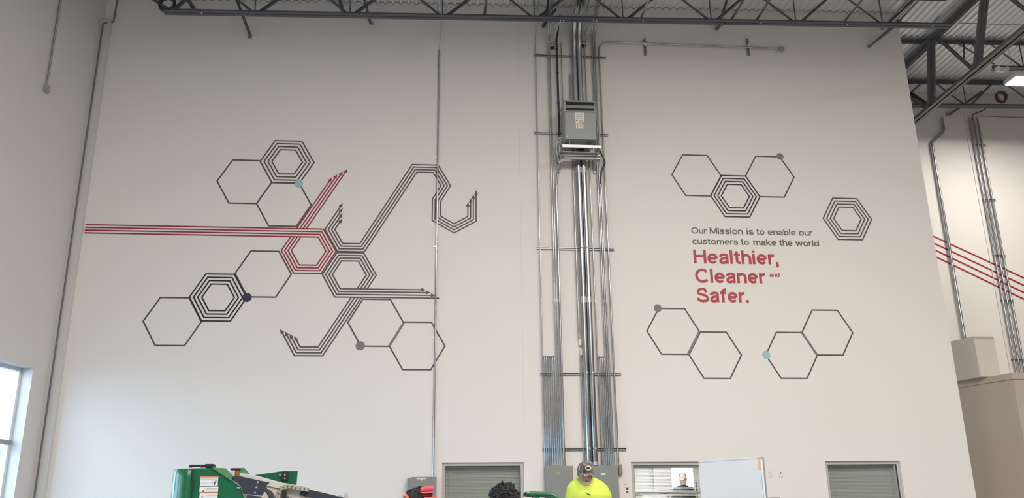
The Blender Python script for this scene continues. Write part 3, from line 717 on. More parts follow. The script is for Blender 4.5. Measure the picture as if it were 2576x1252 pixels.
def arrow(mb, tip, d, size, y, th=0.0012):
    d = Vector(d).normalized(); nn = Vector((-d.y, d.x)); t = Vector(tip); b = t-d*size
    mb.prism([(t.x, y, t.y), (b.x+nn.x*size*0.42, y, b.y+nn.y*size*0.42), (b.x-nn.x*size*0.42, y, b.y-nn.y*size*0.42)], (0, th, 0))
def hexpts(cx, cz, s): return [(cx+s*math.cos(math.radians(a)), cz+s*math.sin(math.radians(a))) for a in (120, 180, 240, 300, 0, 60)]
def ylay(): _layer[0] += 1; return VY - 0.00008*_layer[0]
HS = 0.488
def hex_decal(label, cx, cz, m=vgrey, rings=1, w=0.0265, s=HS, thick=None):
    y = ylay(); e = thing('hexagon_decal', label, 'wall decal', (cx, WY, cz), 'hexagons of the wall mural')
    for k in range(rings):
        mb = MB(); stroke(mb, hexpts(cx, cz, s*(1-0.144*k)), w*(0.95 if rings > 1 else 1), y, True); mb.build('outline', m, e)
    if thick:
        hp = hexpts(cx, cz, s); p, q = hp[thick[0]], hp[thick[1]]
        mb = MB(); stroke(mb, [p, q], 0.043, y-0.0003); mb.build('shared_edge', vmid, e)
    return e
hex_decal('plain hexagon at the far upper left, touching the upper left concentric one', -3.355, 7.152)
hex_decal('plain hexagon directly under the upper left concentric hexagon', -2.620, 6.729)
hex_decal('dark grey concentric hexagon at the upper left with a pale blue dot', -2.615, 7.565, vgrey, 4)
hex_decal('lowest plain hexagon at the left, joined to the navy concentric one', -4.371, 4.530)
hex_decal('plain hexagon between the navy concentric hexagon and the crimson stripes', -2.896, 5.406)
hex_decal('navy concentric hexagon at the lower left', -3.638, 4.968, vnavy, 4)
hex_decal('plain hexagon under the level grey arrows with a grey dot', -0.889, 4.541, thick=(4, 3))
hex_decal('plain hexagon crossed by the tall thin pipe', -0.156, 4.133)
hex_decal('plain hexagon at the upper left of the mission lettering', 5.143, 7.505)
hex_decal('plain hexagon with a grey dot on its upper right corner', 6.606, 7.518)
hex_decal('black concentric hexagon right above the mission lettering', 5.876, 7.093, vnavy, 4)
hex_decal('separate dark grey concentric hexagon at the far right', 8.069, 6.677, vgrey, 4)
hex_decal('plain hexagon below the lettering with a grey dot at upper left', 4.471, 4.432, thick=(4, 3))
hex_decal('plain hexagon at the bottom, between the grey-dotted and the blue-dotted ones', 5.220, 4.000)
hex_decal('plain hexagon below the lettering with a pale blue dot', 6.653, 4.006, thick=(4, 5))
hex_decal('plain hexagon at the far lower right, joined to the blue-dotted one', 7.387, 4.434)
def dot(label, x, z, m, r=0.078):
    mb = MB(); mb.disc((x, ylay()-0.001, z), r, 0.0012); tag(mb.build('dot_decal', m), label, 'wall decal', 'dots of the wall mural')
dot('pale blue dot on the upper left concentric hexagon', -2.38, 7.14, vblue)
dot('navy blue dot on the navy concentric hexagon', -3.146, 4.972, vnavyd, 0.082)
dot('grey dot on the hexagon under the level grey arrows', -1.145, 4.125, vdot, 0.080)
dot('grey dot on the hexagon at the mural\'s upper right', 6.857, 7.950, vdot, 0.070)
dot('grey dot on the hexagon under the word Safer', 4.211, 4.861, vdot, 0.074)
dot('pale blue dot on the lower right hexagon pair', 6.175, 4.007, vblue, 0.076)

SP, SW, AH = 0.0510, 0.0235, 0.085
D60 = Vector((math.cos(PI/3), math.sin(PI/3)))
def stripes(label, lines, m, group='stripe bundles of the wall mural'):
    e = thing('stripe_decal', label, 'wall decal', (lines[0][0][0][0][0], WY, lines[0][0][0][0][1]), group); y = ylay()
    for pieces, tips in lines:
        mb = MB()
        for p in pieces: stroke(mb, p, SW, y)
        for t, d in tips: arrow(mb, t, d, AH, y-0.0003)
        mb.build('stripe', m, e)
def along(p, d, z): k = (z-p[1])/d.y; return (p[0]+d.x*k, z)
# crimson bundle: level run, round the hexagon, then up to four arrow tips
RC = (-2.127, 5.846); RA = 0.4185
red = []
tips = [(-1.762, 7.258), (-1.663, 7.323), (-1.568, 7.387), (-1.473, 7.438)]
zi, zo = RC[1]+RA-3*SP-0.008, RC[1]+RA+0.008
for k in range(4):
    ap = RA-k*SP; s = ap/math.cos(PI/6); h = hexpts(RC[0], RC[1], s)     # TL,L,BL,BR,R,TR
    L = Vector(h[1]); cut0 = along(L, D60, zi); cut1 = along(L, D60, zo)
    t = Vector(tips[k]); t = L + D60*((t-L).dot(D60))
    red.append(([[(-6.033, RC[1]+ap), h[5], h[4], h[3], h[2], h[1], cut0], [cut1, tuple(t-D60*AH*0.5)]], [(t, D60)]))
stripes('crimson four-line bundle from the left wall corner round a hexagon to arrow tips', red, vred)
# grey bundle: arrow tips, down, level, long climb, hook
def seq(start, moves):
    p = Vector(start); out = [tuple(p)]
    for ang, ln in moves:
        p = p + Vector((math.cos(math.radians(ang)), math.sin(math.radians(ang))))*ln; out.append(tuple(p))
    return out
V = [(-1.860, 6.262), (-1.619, 5.846), (-1.138, 5.846), (-0.2275, 7.424), (0.080, 7.424), (0.2285, 7.167), (0.072, 6.896), (0.072, 6.474), (0.4765, 6.2405), (0.883, 6.475)]
ends0 = [(-1.562, 6.772), (-1.561, 6.676), (-1.560, 6.581), (-1.565, 6.478)]
ends1 = [(0.883, 7.090), (0.832, 7.006), (0.784, 6.931), (0.735, 6.848)]
gb = []
for k in range(4):
    p0 = [(V[0][0]+D60.x, V[0][1]+D60.y)] + V + [(V[-1][0], V[-1][1]+1)]
    o = offset_line(p0, k*SP); a = Vector(o[1]); b = Vector(o[-2])
    t0 = a + D60*((Vector(ends0[k])-a).dot(D60)); t1 = Vector((b.x, ends1[k][1]))
    gb.append(([[tuple(t0-D60*AH*0.5)]+o[1:-1]+[(t1.x, t1.y-AH*0.5)]], [(t0, D60), (t1, Vector((0, 1)))]))
stripes('grey four-line bundle climbing to a hook behind the tall thin pipe', gb, vgrey)
# lower grey bundle
Gp = [(-2.266, 3.9455), (-1.782, 3.9455)]
GA = 0.4125; GC = (-1.387, 5.411)
gh = hexpts(GC[0], GC[1], GA/math.cos(PI/6))
D120 = Vector((math.cos(2*PI/3), math.sin(2*PI/3)))
t0s = [(-2.522, 4.419), (-2.442, 4.379), (-2.359, 4.337), (-2.280, 4.296)]
xe_ = [0.233, 0.156, 0.066, -0.019]
gl = []
base = [(Gp[0][0]+D120.x, Gp[0][1]+D120.y), Gp[0], Gp[1], gh[4], gh[5], gh[0], gh[1], gh[2], (xe_[0]+1, gh[2][1])]
zb_, zt_ = GC[1]-GA-0.008, GC[1]-GA+3*SP+0.008
for k in range(4):
    o = offset_line(base, k*SP); a = Vector(o[1]); t0 = a + D120*((Vector(t0s[k])-a).dot(D120))
    dd = (Vector(o[3])-Vector(o[2])).normalized(); c0 = along(o[2], dd, zb_); c1 = along(o[2], dd, zt_)
    t1 = Vector((xe_[k], o[-1][1]))
    gl.append(([[tuple(t0-D120*AH*0.5), o[1], o[2], c0], [c1]+o[3:8]+[(t1.x-AH*0.5, t1.y)]], [(t0, D120), (t1, Vector((1, 0)))]))
stripes('grey four-line bundle from the lower left arrow tips round a hexagon to level arrows', gl, vgrey)

# ---- mission lettering
def arc(cx, cz, rx, rz, a0, a1, n=14):
    return [(cx+rx*math.cos(math.radians(a0+(a1-a0)*k/n)), cz+rz*math.sin(math.radians(a0+(a1-a0)*k/n))) for k in range(n+1)]
def smooth_path(p, n=6):                     # Catmull-Rom through the points
    q = [p[0]]+list(p)+[p[-1]]; out = []
    for i in range(1, len(q)-2):
        for k in range(n):
            t = k/n; a, b, c, d = (Vector(v) for v in q[i-1:i+3])
            out.append(tuple(0.5*((2*b)+(c-a)*t+(2*a-5*b+4*c-d)*t*t+(3*b-a-3*c+d)*t**3)))
    return out+[tuple(p[-1])]
def glyph(ch, w):                            # centre lines of a plain grotesque alphabet; cap height 0.72
    h = w/2; X = 0.53; ct, xt = 0.72-h, X-h; L = []; O = []
    def ell(cx, r): O.append(arc(cx, X/2, r, X/2-h+0.008, 0, 360, 28)[:-1])
    if ch == 'O': O.append(arc(0.37, 0.36, 0.37-h, 0.37-h, 0, 360, 36)[:-1]); return L, O, 0.74
    if ch == 'C': L.append(arc(0.36, 0.36, 0.35-h, 0.37-h, 42, 318, 28)); return L, O, 0.68
    if ch == 'S': L.append(smooth_path([(0.56-h, 0.50), (0.52-h, 0.60), (0.41, ct), (0.29, ct+0.01), (0.16, ct-0.015), (h+0.035, 0.535), (0.13, 0.435), (0.30, 0.38), (0.46, 0.325), (0.61-h, 0.20), (0.50, h+0.02), (0.31, h-0.01), (0.13, h+0.03), (h, 0.22)])); return L, O, 0.61
    if ch == 'H': L += [[(h, 0), (h, 0.72)], [(0.60-h, 0), (0.60-h, 0.72)], [(h, 0.385), (0.60-h, 0.385)]]; return L, O, 0.60
    if ch == 'M': L += [[(h, 0), (h, 0.72)], [(0.72-h, 0), (0.72-h, 0.72)], [(h*1.1, 0.70), (0.36, 0.05)], [(0.72-h*1.1, 0.70), (0.36, 0.05)]]; return L, O, 0.72
    if ch == 'a': L += [smooth_path([(h-0.01, 0.36), (0.11, xt-0.02), (0.24, xt+0.01), (0.38, xt-0.03), (0.445-h, 0.34)])+[(0.445-h, 0.0)], smooth_path([(0.445-h, 0.305), (0.30, 0.295), (0.13, 0.25), (h, 0.145), (0.11, h), (0.22, h-0.01), (0.35, h+0.05), (0.445-h, 0.19)])]; return L, O, 0.47
    if ch == 'b': L.append([(h, 0), (h, 0.72)]); ell(0.27, 0.235-h); return L, O, 0.50
    if ch == 'd': L.append([(0.50-h, 0), (0.50-h, 0.72)]); ell(0.235, 0.235-h); return L, O, 0.50
    if ch == 'c': L.append(arc(0.25, X/2, 0.25-h, X/2-h+0.008, 40, 320, 22)); return L, O, 0.46
    if ch == 'e': L += [[(h, 0.265), (0.485-h, 0.265)], arc(0.25, X/2, 0.25-h, X/2-h+0.008, 0, 318, 26)]; return L, O, 0.50
    if ch == 'f': L += [[(0.13, 0), (0.13, 0.55)]+arc(0.13+0.13, 0.55, 0.13, ct-0.55, 180, 95, 8)+[(0.31, ct)], [(0, X-0.045), (0.30, X-0.045)]]; return L, O, 0.30
    if ch == 'h' or ch == 'n': L += [[(h, 0), (h, 0.72 if ch == 'h' else X)], [(h, 0.30)]+arc(0.235, 0.32, 0.235-h, xt-0.32+0.006, 180, 0, 14)+[(0.47-h, 0)]]; return L, O, 0.47
    if ch == 'm':
        L.append([(h, 0), (h, X)])
        for o in (0, 0.30): L.append([(h+o, 0.30)]+arc(h+o+0.15, 0.32, 0.15, xt-0.32+0.006, 180, 0, 12)+[(h+o+0.30, 0)])
        return L, O, 0.60+w
    if ch == 'i': L += [[(h, 0), (h, X)], [(h, 0.72-w*0.9), (h, 0.72)]]; return L, O, w
    if ch == 'l': L.append([(h, 0), (h, 0.72)]); return L, O, w
    if ch == 'k': L += [[(h, 0), (h, 0.72)], [(h, 0.20), (0.40, X)], [(0.20, 0.29), (0.42, 0)]]; return L, O, 0.47
    if ch == 'o': ell(0.26, 0.26-h); return L, O, 0.52
    if ch == 'r': L += [[(h, 0), (h, X)], [(h, 0.27)]+arc(0.27, 0.28, 0.27-h, xt-0.28+0.01, 180, 98, 8)+[(0.30, xt)]]; return L, O, 0.30
    if ch == 's': L.append(smooth_path([(0.435-h, 0.37), (0.35, xt-0.012), (0.22, xt+0.006), (0.10, xt-0.035), (h+0.01, 0.38), (0.12, 0.305), (0.23, 0.27), (0.36, 0.23), (0.45-h, 0.145), (0.35, h+0.01), (0.225, h-0.006), (0.09, h+0.02), (h-0.01, 0.165)])); return L, O, 0.45
    if ch == 't': L += [[(0.13, 0.67), (0.13, 0.16)]+arc(0.24, 0.16, 0.11, 0.16-h+0.004, 180, 265, 8)+[(0.29, h)], [(0, X-0.045), (0.28, X-0.045)]]; return L, O, 0.29
    if ch == 'u': L += [[(0.46-h, 0), (0.46-h, X)], [(h, X), (h, 0.21)]+arc(0.225, 0.21, 0.225-h, 0.21-h+0.006, 180, 360, 14)]; return L, O, 0.46
    if ch == 'w': L += [[(h*0.8, X), (0.19, 0.02)], [(0.19, 0.02), (0.36, X)], [(0.36, X), (0.53, 0.02)], [(0.53, 0.02), (0.72-h*0.8, X)]]; return L, O, 0.72
    if ch == '.': L.append([(h, 0), (h, w*1.05)]); return L, O, w
    if ch == ',': L += [[(h, 0), (h, w*1.05)], [(h*1.25, 0.01), (h*1.1, -0.08), (h*0.5, -0.135)]]; return L, O, w
    raise ValueError(ch)
def word(txt, x0, x1, zb, cap, y, m, parent, w=0.118, th=0.0012):
    gs = []; x = 0
    for ch in txt: g = glyph(ch, w); gs.append((x, g)); x += g[2]+(0.055 if ch not in 'il' else 0.075)
    tot = x-0.055; kx = (x1-x0)/tot; kz = cap/0.72; mb = MB()
    for ox, (L, O, _) in gs:
        for k, p in enumerate(L): stroke(mb, p, w, -0.00012*k, False, th)
        for p in O: stroke(mb, p, w, 0.00006, True, th)
        for v in mb.v[word.n if ox else 0:]: v.x += ox
        word.n = len(mb.v)
    for v in mb.v: v.x = x0+v.x*kx; v.z = zb+v.z*kz; v.y += y
    word.n = 0
    return mb.build('word', m, parent)
word.n = 0
e = thing('wall_lettering', 'mission statement lettering, grey lines above three crimson words', 'lettering', (4.955, WY, 5.0)); y = ylay()
for t, x0, x1 in (('Our', 4.953, 5.253), ('Mission', 5.312, 5.955), ('is', 6.029, 6.164), ('to', 6.222, 6.378), ('enable', 6.444, 6.999), ('our', 7.057, 7.328)):
    word(t, x0, x1, 6.318, 0.122, y, vtext, e)
for t, x0, x1 in (('customers', 4.955, 5.843), ('to', 5.896, 6.058), ('make', 6.140, 6.591), ('the', 6.650, 6.910), ('world', 6.970, 7.433)):
    word(t, x0, x1, 6.108, 0.122, y, vtext, e)
word('Healthier,', 4.957, 6.593, 5.730, 0.268, y, vredt, e, 0.128)
word('Cleaner', 4.957, 6.305, 5.357, 0.268, y, vredt, e, 0.128)
word('and', 6.389, 6.587, 5.487, 0.083, y, vredt, e, 0.12)
word('Safer.', 4.957, 5.943, 4.985, 0.268, y, vredt, e, 0.128)

# ================================================================== LEFT WALL DETAILS
def ls_of(u, v):
    d = ray(u, v); n = Vector((LN.x, LN.y)); s = (n.dot(L0.xy))/(n.dot(d.xy)); return Vector((0, 0, EYE))+d*s
a = ls_of(113, 224); b = Vector((a.x, a.y, 11.0)) + LN*0.02
o = conduit('grey conduit coming down the left wall to a small box', [a+LN*0.025+Vector((0, 0, 0.05)), Vector((a.x, a.y, 10.9))+LN*0.025], 0.016, group='single pipes')
mb = MB(); mb.cbox(a+LN*0.035+Vector((0, 0, 0.0)), (0.095, 0.07, 0.13), 0.01, ML); o = tag(mb.build('junction_box', mat('painted_box_grey', (0.36, 0.36, 0.37), 0.6)), 'small grey box high on the left wall', 'box')
# conduit hugging the corner, jogging around the pilaster head
xc = XL-0.045; yc = WY-0.125
p0 = PY(259, 58, yc); 
conduit('thin dark conduit down the corner beside the angled wall', [(p0.x, yc, 0.3), (p0.x, yc, p0.z), (p0.x+0.16, WY-0.05, p0.z+0.07), (p0.x+0.165, WY-0.03, roof(XL)+0.0)], 0.013, [], group='single pipes', bend=0.06, m=mat('dull_conduit', (0.16, 0.16, 0.17), 0.5, 0.4))
# two faint round caps on the left wall
for u, v, lab in ((97, 1068, 'upper of two faint round covers beside the window'), (85, 1141, 'lower of two faint round covers beside the window')):
    a = ls_of(u, v); mb = MB(); mb.disc(a+LN*0.006, 0.045, 0.008, LN, 24); tag(mb.build('round_cover', paint_side), lab, 'wall cover')

# ================================================================== WALL FITTINGS LOW ON THE MURAL WALL
def faceplate(label, u, v, kind):
    c = PY(u, v, WY); e = thing('wall_plate', label, 'wall plate', c)
    mb = MB(); mb.cbox(c+Vector((0, -0.004, 0)), (0.07, 0.008, 0.115), 0.003); mb.build('cover', whitep, e)
    if kind == 'socket':
        for dz in (0.022, -0.022):
            mb = MB(); mb.disc(c+Vector((0, -0.010, dz)), 0.016, 0.004, (0, -1, 0), 20); mb.build('socket', mat('socket_grey', (0.62, 0.61, 0.6), 0.5) if dz > 0 else MATS['socket_grey'], e)  # socket faces a little greyer than the plate
    else:
        mb = MB(); mb.disc(c+Vector((0, -0.011, 0.016)), 0.012, 0.006, (0, -1, 0), 16); mb.build('port', blackp, e)
faceplate('white socket plate right of the whiteboard', 1937.5, 1191, 'socket')
faceplate('white wall plate with one black port', 1963.5, 1191, 'port')
c = PY(1578, 1229, WY); e = thing('wall_notice', 'small white notice with a red diamond beside the middle window', 'notice', c)
a, b = PY(1571, 1240, WY), PY(1584, 1217, WY); mb = MB(); mb.bb((a.x, WY-0.002, a.z), (b.x, WY, b.z)); mb.build('sheet', paper, e)
plate(1570.5, 1217.3, 1576, 1218.6, WY-0.002, 'print_line', redm, e, 0.001); plate(1571.5, 1224.2, 1583.5, 1225.4, WY-0.002, 'print_line', inkgrey, e, 0.001)
plate(1574, 1227, 1581, 1231.5, WY-0.002, 'print_block', mat('print_brown', (0.14, 0.08, 0.08), 0.7), e, 0.001)
c = PY(1578, 1237, WY-0.002); mb = MB(); mb.prism([c+Vector((x, 0, z)) for x, z in ((-0.027, 0.003), (0.027, 0.003), (0, -0.028))], (0, -0.001, 0)); mb.prism([c+Vector((x, 0, z)) for x, z in ((-0.027, 0.003), (-0.012, 0.015), (0.012, 0.015), (0.027, 0.003))], (0, -0.001, 0)); mb.build('red_mark', redm, e)

# ================================================================== FAR ROOM
# tall bulkhead and the box on it
def dirv(u, v): d = ray(u, v); d.z = 0; return d.normalized()
BY = 16.6
c0 = PY(2545, 938, BY); bd = Vector((-math.sin(math.radians(23)), math.cos(math.radians(23)), 0)); ZB = c0.z
p = [Vector((c0.x, BY, 0)), Vector((c0.x+6, BY, 0)), Vector((c0.x+6, FY, 0)), Vector((c0.x, BY, 0))+bd*((FY-BY)/bd.y)]
mb = MB(); mb.prism(p, (0, 0, ZB-0.12)); struct(mb.build('wall_bulkhead', beige))
q = [Vector((x.x, x.y, ZB-0.12)) for x in p]; q[0] += Vector((-0.015, -0.02, 0)); q[1] += Vector((0, -0.02, 0)); q[3] += Vector((-0.015, 0, 0))
mb = MB(); mb.prism(q, (0, 0, 0.12)); struct(mb.build('trim_2', beige))
by = BY+0.45; c1 = PY(2449, 845, by); c2 = PY(2500, 849, by); bd2 = Vector((-math.sin(math.radians(16)), math.cos(math.radians(16)), 0))
p = [Vector((c1.x, by, ZB+0.002)), Vector((c2.x, by, ZB+0.002)), Vector((c2.x, by, ZB+0.002))+bd2*0.9, Vector((c1.x, by, ZB+0.002))+bd2*0.9]
mb = MB(); mb.prism(p, (0, 0, c1.z-ZB)); o = tag(mb.build('equipment_box', mat('box_paint', (0.70, 0.65, 0.58), 0.7)), 'cream box standing on top of the tall bulkhead', 'box')
mb = MB(); mb.bb((c1.x+0.01, by-0.008, c1.z-0.035), (c2.x-0.01, by, c1.z-0.028)); mb.build('lid_seam', mat('seam', (0.35, 0.33, 0.3), 0.7), o)
# crimson stripes on the far wall
e = thing('stripe_decal', 'crimson four-line bundle sloping down the far wall', 'wall decal', PY(2400, 650, FY))
for (ua, va, ub, vb) in ((2346, 593, 2600, 710), (2349, 611, 2600, 729), (2351.5, 628, 2600, 747), (2354, 645, 2600, 764)):
    a, b = PY(ua-25, va-11.4, FY-0.002), PY(ub, vb, FY-0.002); mb = MB(); stroke(mb, [(a.x, a.z), (b.x, b.z)], 0.042, FY-0.002); mb.build('stripe', vred, e)
# trio of conduits with strut pieces
for u, r, lab in ((2451.3, 0.022, 'left'), (2461, 0.022, 'middle'), (2471.5, 0.022, 'right')):
    pt = PY(u, 366, FY-0.07); top = PY(u-12, 296, FY-0.07)
    pts = [(pt.x, FY-0.07, ZB+0.01), (pt.x, FY-0.07, top.z)]
    mb_ = conduit('%s conduit of three rising on the far wall' % lab, pts, r, [(pt.x, FY-0.07, PY(2480, v, FY).z) for v in (448, 820)], group='conduits on the far wall')
for v, lab in ((365, 'topmost'), (502, 'second'), (642, 'third'), (755, 'fourth'), (904, 'lowest')):
    u0 = 2448 + (v-365)*0.179; strut('%s strut piece behind the three far wall conduits' % lab, u0, v, u0+32, v+1.5, y=FY, grp='strut pieces on the far wall')
a = PY(2424, 290, FY-0.02); mb = MB(); mb.tube([a, (a.x, FY-0.02, ZB+0.3)], 0.007, 6); tag(mb.build('cord', whitep), 'thin white cord beside the three far wall conduits', 'cord')
x0 = PY(2427, 850, FY-0.08).x
conduit('single conduit with an offset bend, dropping to the cream box', [(x0, FY-0.08, c1.z-0.3), (x0, FY-0.08, PY(2346, 362, FY).z), PY(2375, 328, FY-0.1), PY(2370, 296, FY-0.1)], 0.032, [(x0, FY-0.08, PY(2360, v, FY).z) for v in (377, 700)], group='conduits on the far wall', bend=0.12)
mb = MB(); mb.tube(fillet([PY(2446, 300, FY-0.1), PY(2447, 287, FY-0.12), PY(2458, 284, FY-0.15), PY(2472, 278, FY-0.3), PY(2492, 264, YJ3)], 0.1), 0.014, 8)
tag(mb.build('flexible_cable', redcable), 'dusky red cable running from the far joist to the three conduits', 'cable')
mb = MB(); mb.tube([PY(2457, 291, FY-0.03), PY(2520, 294, FY-0.03), PY(2580, 295, FY-0.03)], 0.006, 6); tag(mb.build('surface_wire', redcable), 'thin level wire along the top of the far wall', 'wire')
brace('dark brace from the far joist down to the far wall', PY(2385, 287, FY-0.05), PY(2470, 228, YJ3-0.1), 0.055)
brace('dark diagonal brace under the girder near the wall end', PY(2290, 236, FY-0.6), PY(2334, 264, YJ3-0.5), 0.06, foot=False)
# twin-head emergency light on the second joist
c = PY(2515, 175, YJ2-0.15); e = thing('emergency_light', 'small white twin-head emergency light under the middle joist', 'emergency light', c)
mb = MB(); mb.cbox(c, (0.20, 0.06, 0.10), 0.012); mb.build('case', whitep, e)
for dx in (-0.09, 0.09):
    mb = MB(); mb.tube([c+Vector((dx, -0.03, 0.0)), c+Vector((dx*1.15, -0.11, -0.03))], [0.03, 0.05], 14); mb.build('lamp_head', whitep, e)

# ================================================================== CEILING LAMPS
def high_bay(label, x, y, z, watts, glow, w=1.15, d=0.42, group='ceiling lamps'):
    e = thing('ceiling_lamp', label, 'ceiling lamp', (x, y, z), group)
    mb = MB(); mb.cbox((x, y, z+0.06), (w, d, 0.09), 0.015); mb.build('housing', lamph, e)
    mb = MB(); mb.bb((x-w/2+0.03, y-d/2+0.03, z-0.005), (x+w/2-0.03, y+d/2-0.03, z+0.012)); mb.build('lens', lensm, e)
    mb = MB()
    for dx in (-w*0.4, w*0.4): mb.tube([(x+dx, y, z+0.1), (x+dx, y, roof(x))], 0.004, 6)
    mb.build('hanging_wire', galvd, e)
    L = bpy.data.lights.new('lamp_light', 'AREA'); L.shape = 'RECTANGLE'; L.size = w-0.06; L.size_y = d-0.06; L.energy = watts; L.color = LAMP_COL
    o = bpy.data.objects.new('lamp_light', L); C.objects.link(o); o.location = (0, 0, -0.03); o.parent = e
    if glow:
        S = bpy.data.lights.new('lens_glow', 'SPOT'); S.spot_size = math.radians(176.5); S.spot_blend = 0.02; S.energy = glow; S.color = LAMP_COL; S.shadow_soft_size = 0.06
        o = bpy.data.objects.new('lens_glow', S); C.objects.link(o); o.location = (0, 0, -0.05); o.parent = e
ln = 0
for yy in (5.2, -0.5, -5.5):
    for xx in (0.8, 4.4, 8.2, 17.0):
        ln += 1
        high_bay('rectangular ceiling lamp over the hall, out in front of the mural wall', xx, yy, 10.28+0.028*xx, LAMP_W*(0.45 if xx > 15 else 1), GLOW_W)
a = PY(2586, 206, 16.2)
high_bay('lit rectangular ceiling lamp in front of the far wall at the picture\'s right edge', a.x+0.18, 16.2, a.z, FAR_W, FAR_W*0.12, 1.2, 0.42, group=None)
# added area lights, no fixtures, to brighten the office interiors
for x, w_ in ((wins[0][0]+0.6, 22), (wins[1][0]+0.9, 85), (wins[2][0]+0.7, 24)):
    L = bpy.data.lights.new('office_fill_light', 'AREA'); L.size = 0.6; L.energy = w_; L.color = (1, 0.97, 0.92)
    o = bpy.data.objects.new('office_fill_light', L); C.objects.link(o); o.location = (x, 17.2, 2.66)
#PART2
# ================================================================== OUTSIDE THE LEFT WINDOWS
mb = MB(); mb.bb((-60, -30, -0.3), (-16.02, 60, -0.05)); mb.bb((-16.02, 19.7, -0.3), (24, 60, -0.05)); struct(mb.build('ground', paving))
mb = MB(); mb.bb((-16.2, 26, -0.05), (-5, 26.25, 2.55)); mb.bb((-16.4, 20, -0.05), (-16.2, 26.25, 2.55)); tag(mb.build('garden_wall', paving), 'pale low wall seen outside through the lower window pane', 'wall', kind='structure')
def tree(label, c, r, h, n, grp):
    e = thing('tree', label, 'tree', c, grp); rnd = random.Random(int(c[0]*100))
    mb = MB(); mb.tube([c, Vector(c)+Vector((0.05, 0, h*0.5)), Vector(c)+Vector((-0.05, 0.1, h))], [0.14, 0.1, 0.04], 8); mb.build('trunk', bark, e)
    mb = MB(); cc = Vector(c)+Vector((0, 0, h*0.75))
    for _ in range(n):
        p = Vector((rnd.gauss(0, 1), rnd.gauss(0, 1), rnd.gauss(0, 1))).normalized()*r*rnd.random()**0.4; p.z *= 1.1
        q = Quaternion(Vector((rnd.gauss(0, 1), rnd.gauss(0, 1), rnd.gauss(0, 1))).normalized(), rnd.random()*6); s = 0.09+rnd.random()*0.08
        v = [cc+p+(q @ Vector(t))*s for t in ((-1, 0, 0), (0, -0.45, 0.1), (1, 0, 0), (0, 0.45, 0.1))]; mb.add(v, [(0, 1, 2, 3)])
    mb.build('foliage', leaf, e, fix=False)
tree('pale leafy tree outside the window, its crown in the upper pane', (-8.9, 21.6, -0.05), 1.3, 4.6, 900, None)
tree('bushy tree outside the window, just over the low wall', (-11.8, 24.4, -0.05), 1.15, 3.2, 800, None)

# ================================================================== GREEN BOOM LIFT
LYF = 12.2                                  # plane of its near side
def LP(x, y, d=0.0): return PY(400+x/5.152, 1130+y/5.152, LYF+d)
lift = thing('boom_lift', 'green boom lift with a cream boom, parked in front of the mural wall', 'boom lift', (LP(700, 400).x, LYF+0.5, 0))
Lx0, Lx1 = LP(118, 400).x, LP(1120, 400).x
# rounded counterweight cover
zt = LP(250, 248).z; mb = MB(); pts = []
xr, xq = LP(430, 400).x, LP(132, 400).x; R_ = 0.20
cx_, cy_ = xq+R_, LYF-0.02+R_
for k in range(9): a = PI + (PI/2)*k/8; pts.append((cx_+R_*math.cos(a), cy_+R_*math.sin(a)))
pts += [(xr, LYF-0.02), (xr, LYF+0.95)]
for k in range(9): a = PI/2 + (PI/2)*k/8; pts.append((cx_+R_*math.cos(a), LYF+0.95-R_+R_*math.sin(a)))
levels = [(0.42, 0.97), (0.48, 1.0), (zt-0.10, 1.0), (zt-0.035, 0.985), (zt, 0.94)]
mx_, my_ = sum(p[0] for p in pts)/len(pts), sum(p[1] for p in pts)/len(pts); n = len(pts); base = 0
for z, k in levels: mb.v += [Vector((mx_+(p[0]-mx_)*k, my_+(p[1]-my_)*k, z+(0.012 if z == zt else 0)*(p[0]-mx_))) for p in pts]
for j in range(len(levels)-1):
    for i in range(n): mb.face((j*n+i, j*n+(i+1) % n, (j+1)*n+(i+1) % n, (j+1)*n+i), True)
mb.face(range(n)[::-1]); o = len(mb.v); mb.v += [mb.v[(len(levels)-1)*n+i].copy() for i in range(n)]; mb.face(range(o, o+n))
mb.build('counterweight_cover', green, lift)
# side housing plate and body
zl = 0.45
front = [LP(432, 244), LP(700, 240), LP(930, 400), LP(1052, 478), LP(1105, 640)]
pr = front + [Vector((front[-1].x+0.10, LYF, zl)), Vector((front[0].x, LYF, zl))]
mb = MB(); mb.prism(pr, (0, 0.30, 0)); mb.build('side_housing', green, lift)
mb = MB(); mb.prism([p+Vector((0, 0.62, 0)) for p in pr], (0, 0.28, 0)); mb.build('side_housing', green, lift)
mb = MB(); a = [LP(690, 238), LP(868, 243), LP(972, 352), LP(935, 404)]; mb.prism([p+Vector((0, -0.012, 0)) for p in a], (0, -0.01, 0)); mb.build('folded_flange', green2, lift)
mb = MB(); a = [LP(1010, 240, .55), LP(1105, 238, .55), LP(1175, 318, .55), LP(1040, 300, .55)]; mb.prism(a, (0, 0.02, 0)); mb.build('folded_flange', green2, lift)
# seam of the cover
mb = MB(); p = LP(436, 250); q = LP(428, 640); mb.bar(p+Vector((0, -0.022, 0)), q+Vector((0, -0.022, 0)), 0.006, 0.006); mb.build('cover_seam', blackp, lift)
mb = MB(); mb.cbox(LP(440, 470)+Vector((0, -0.02, 0)), (0.02, 0.02, 0.13), 0.006); mb.build('latch', blackp, lift)
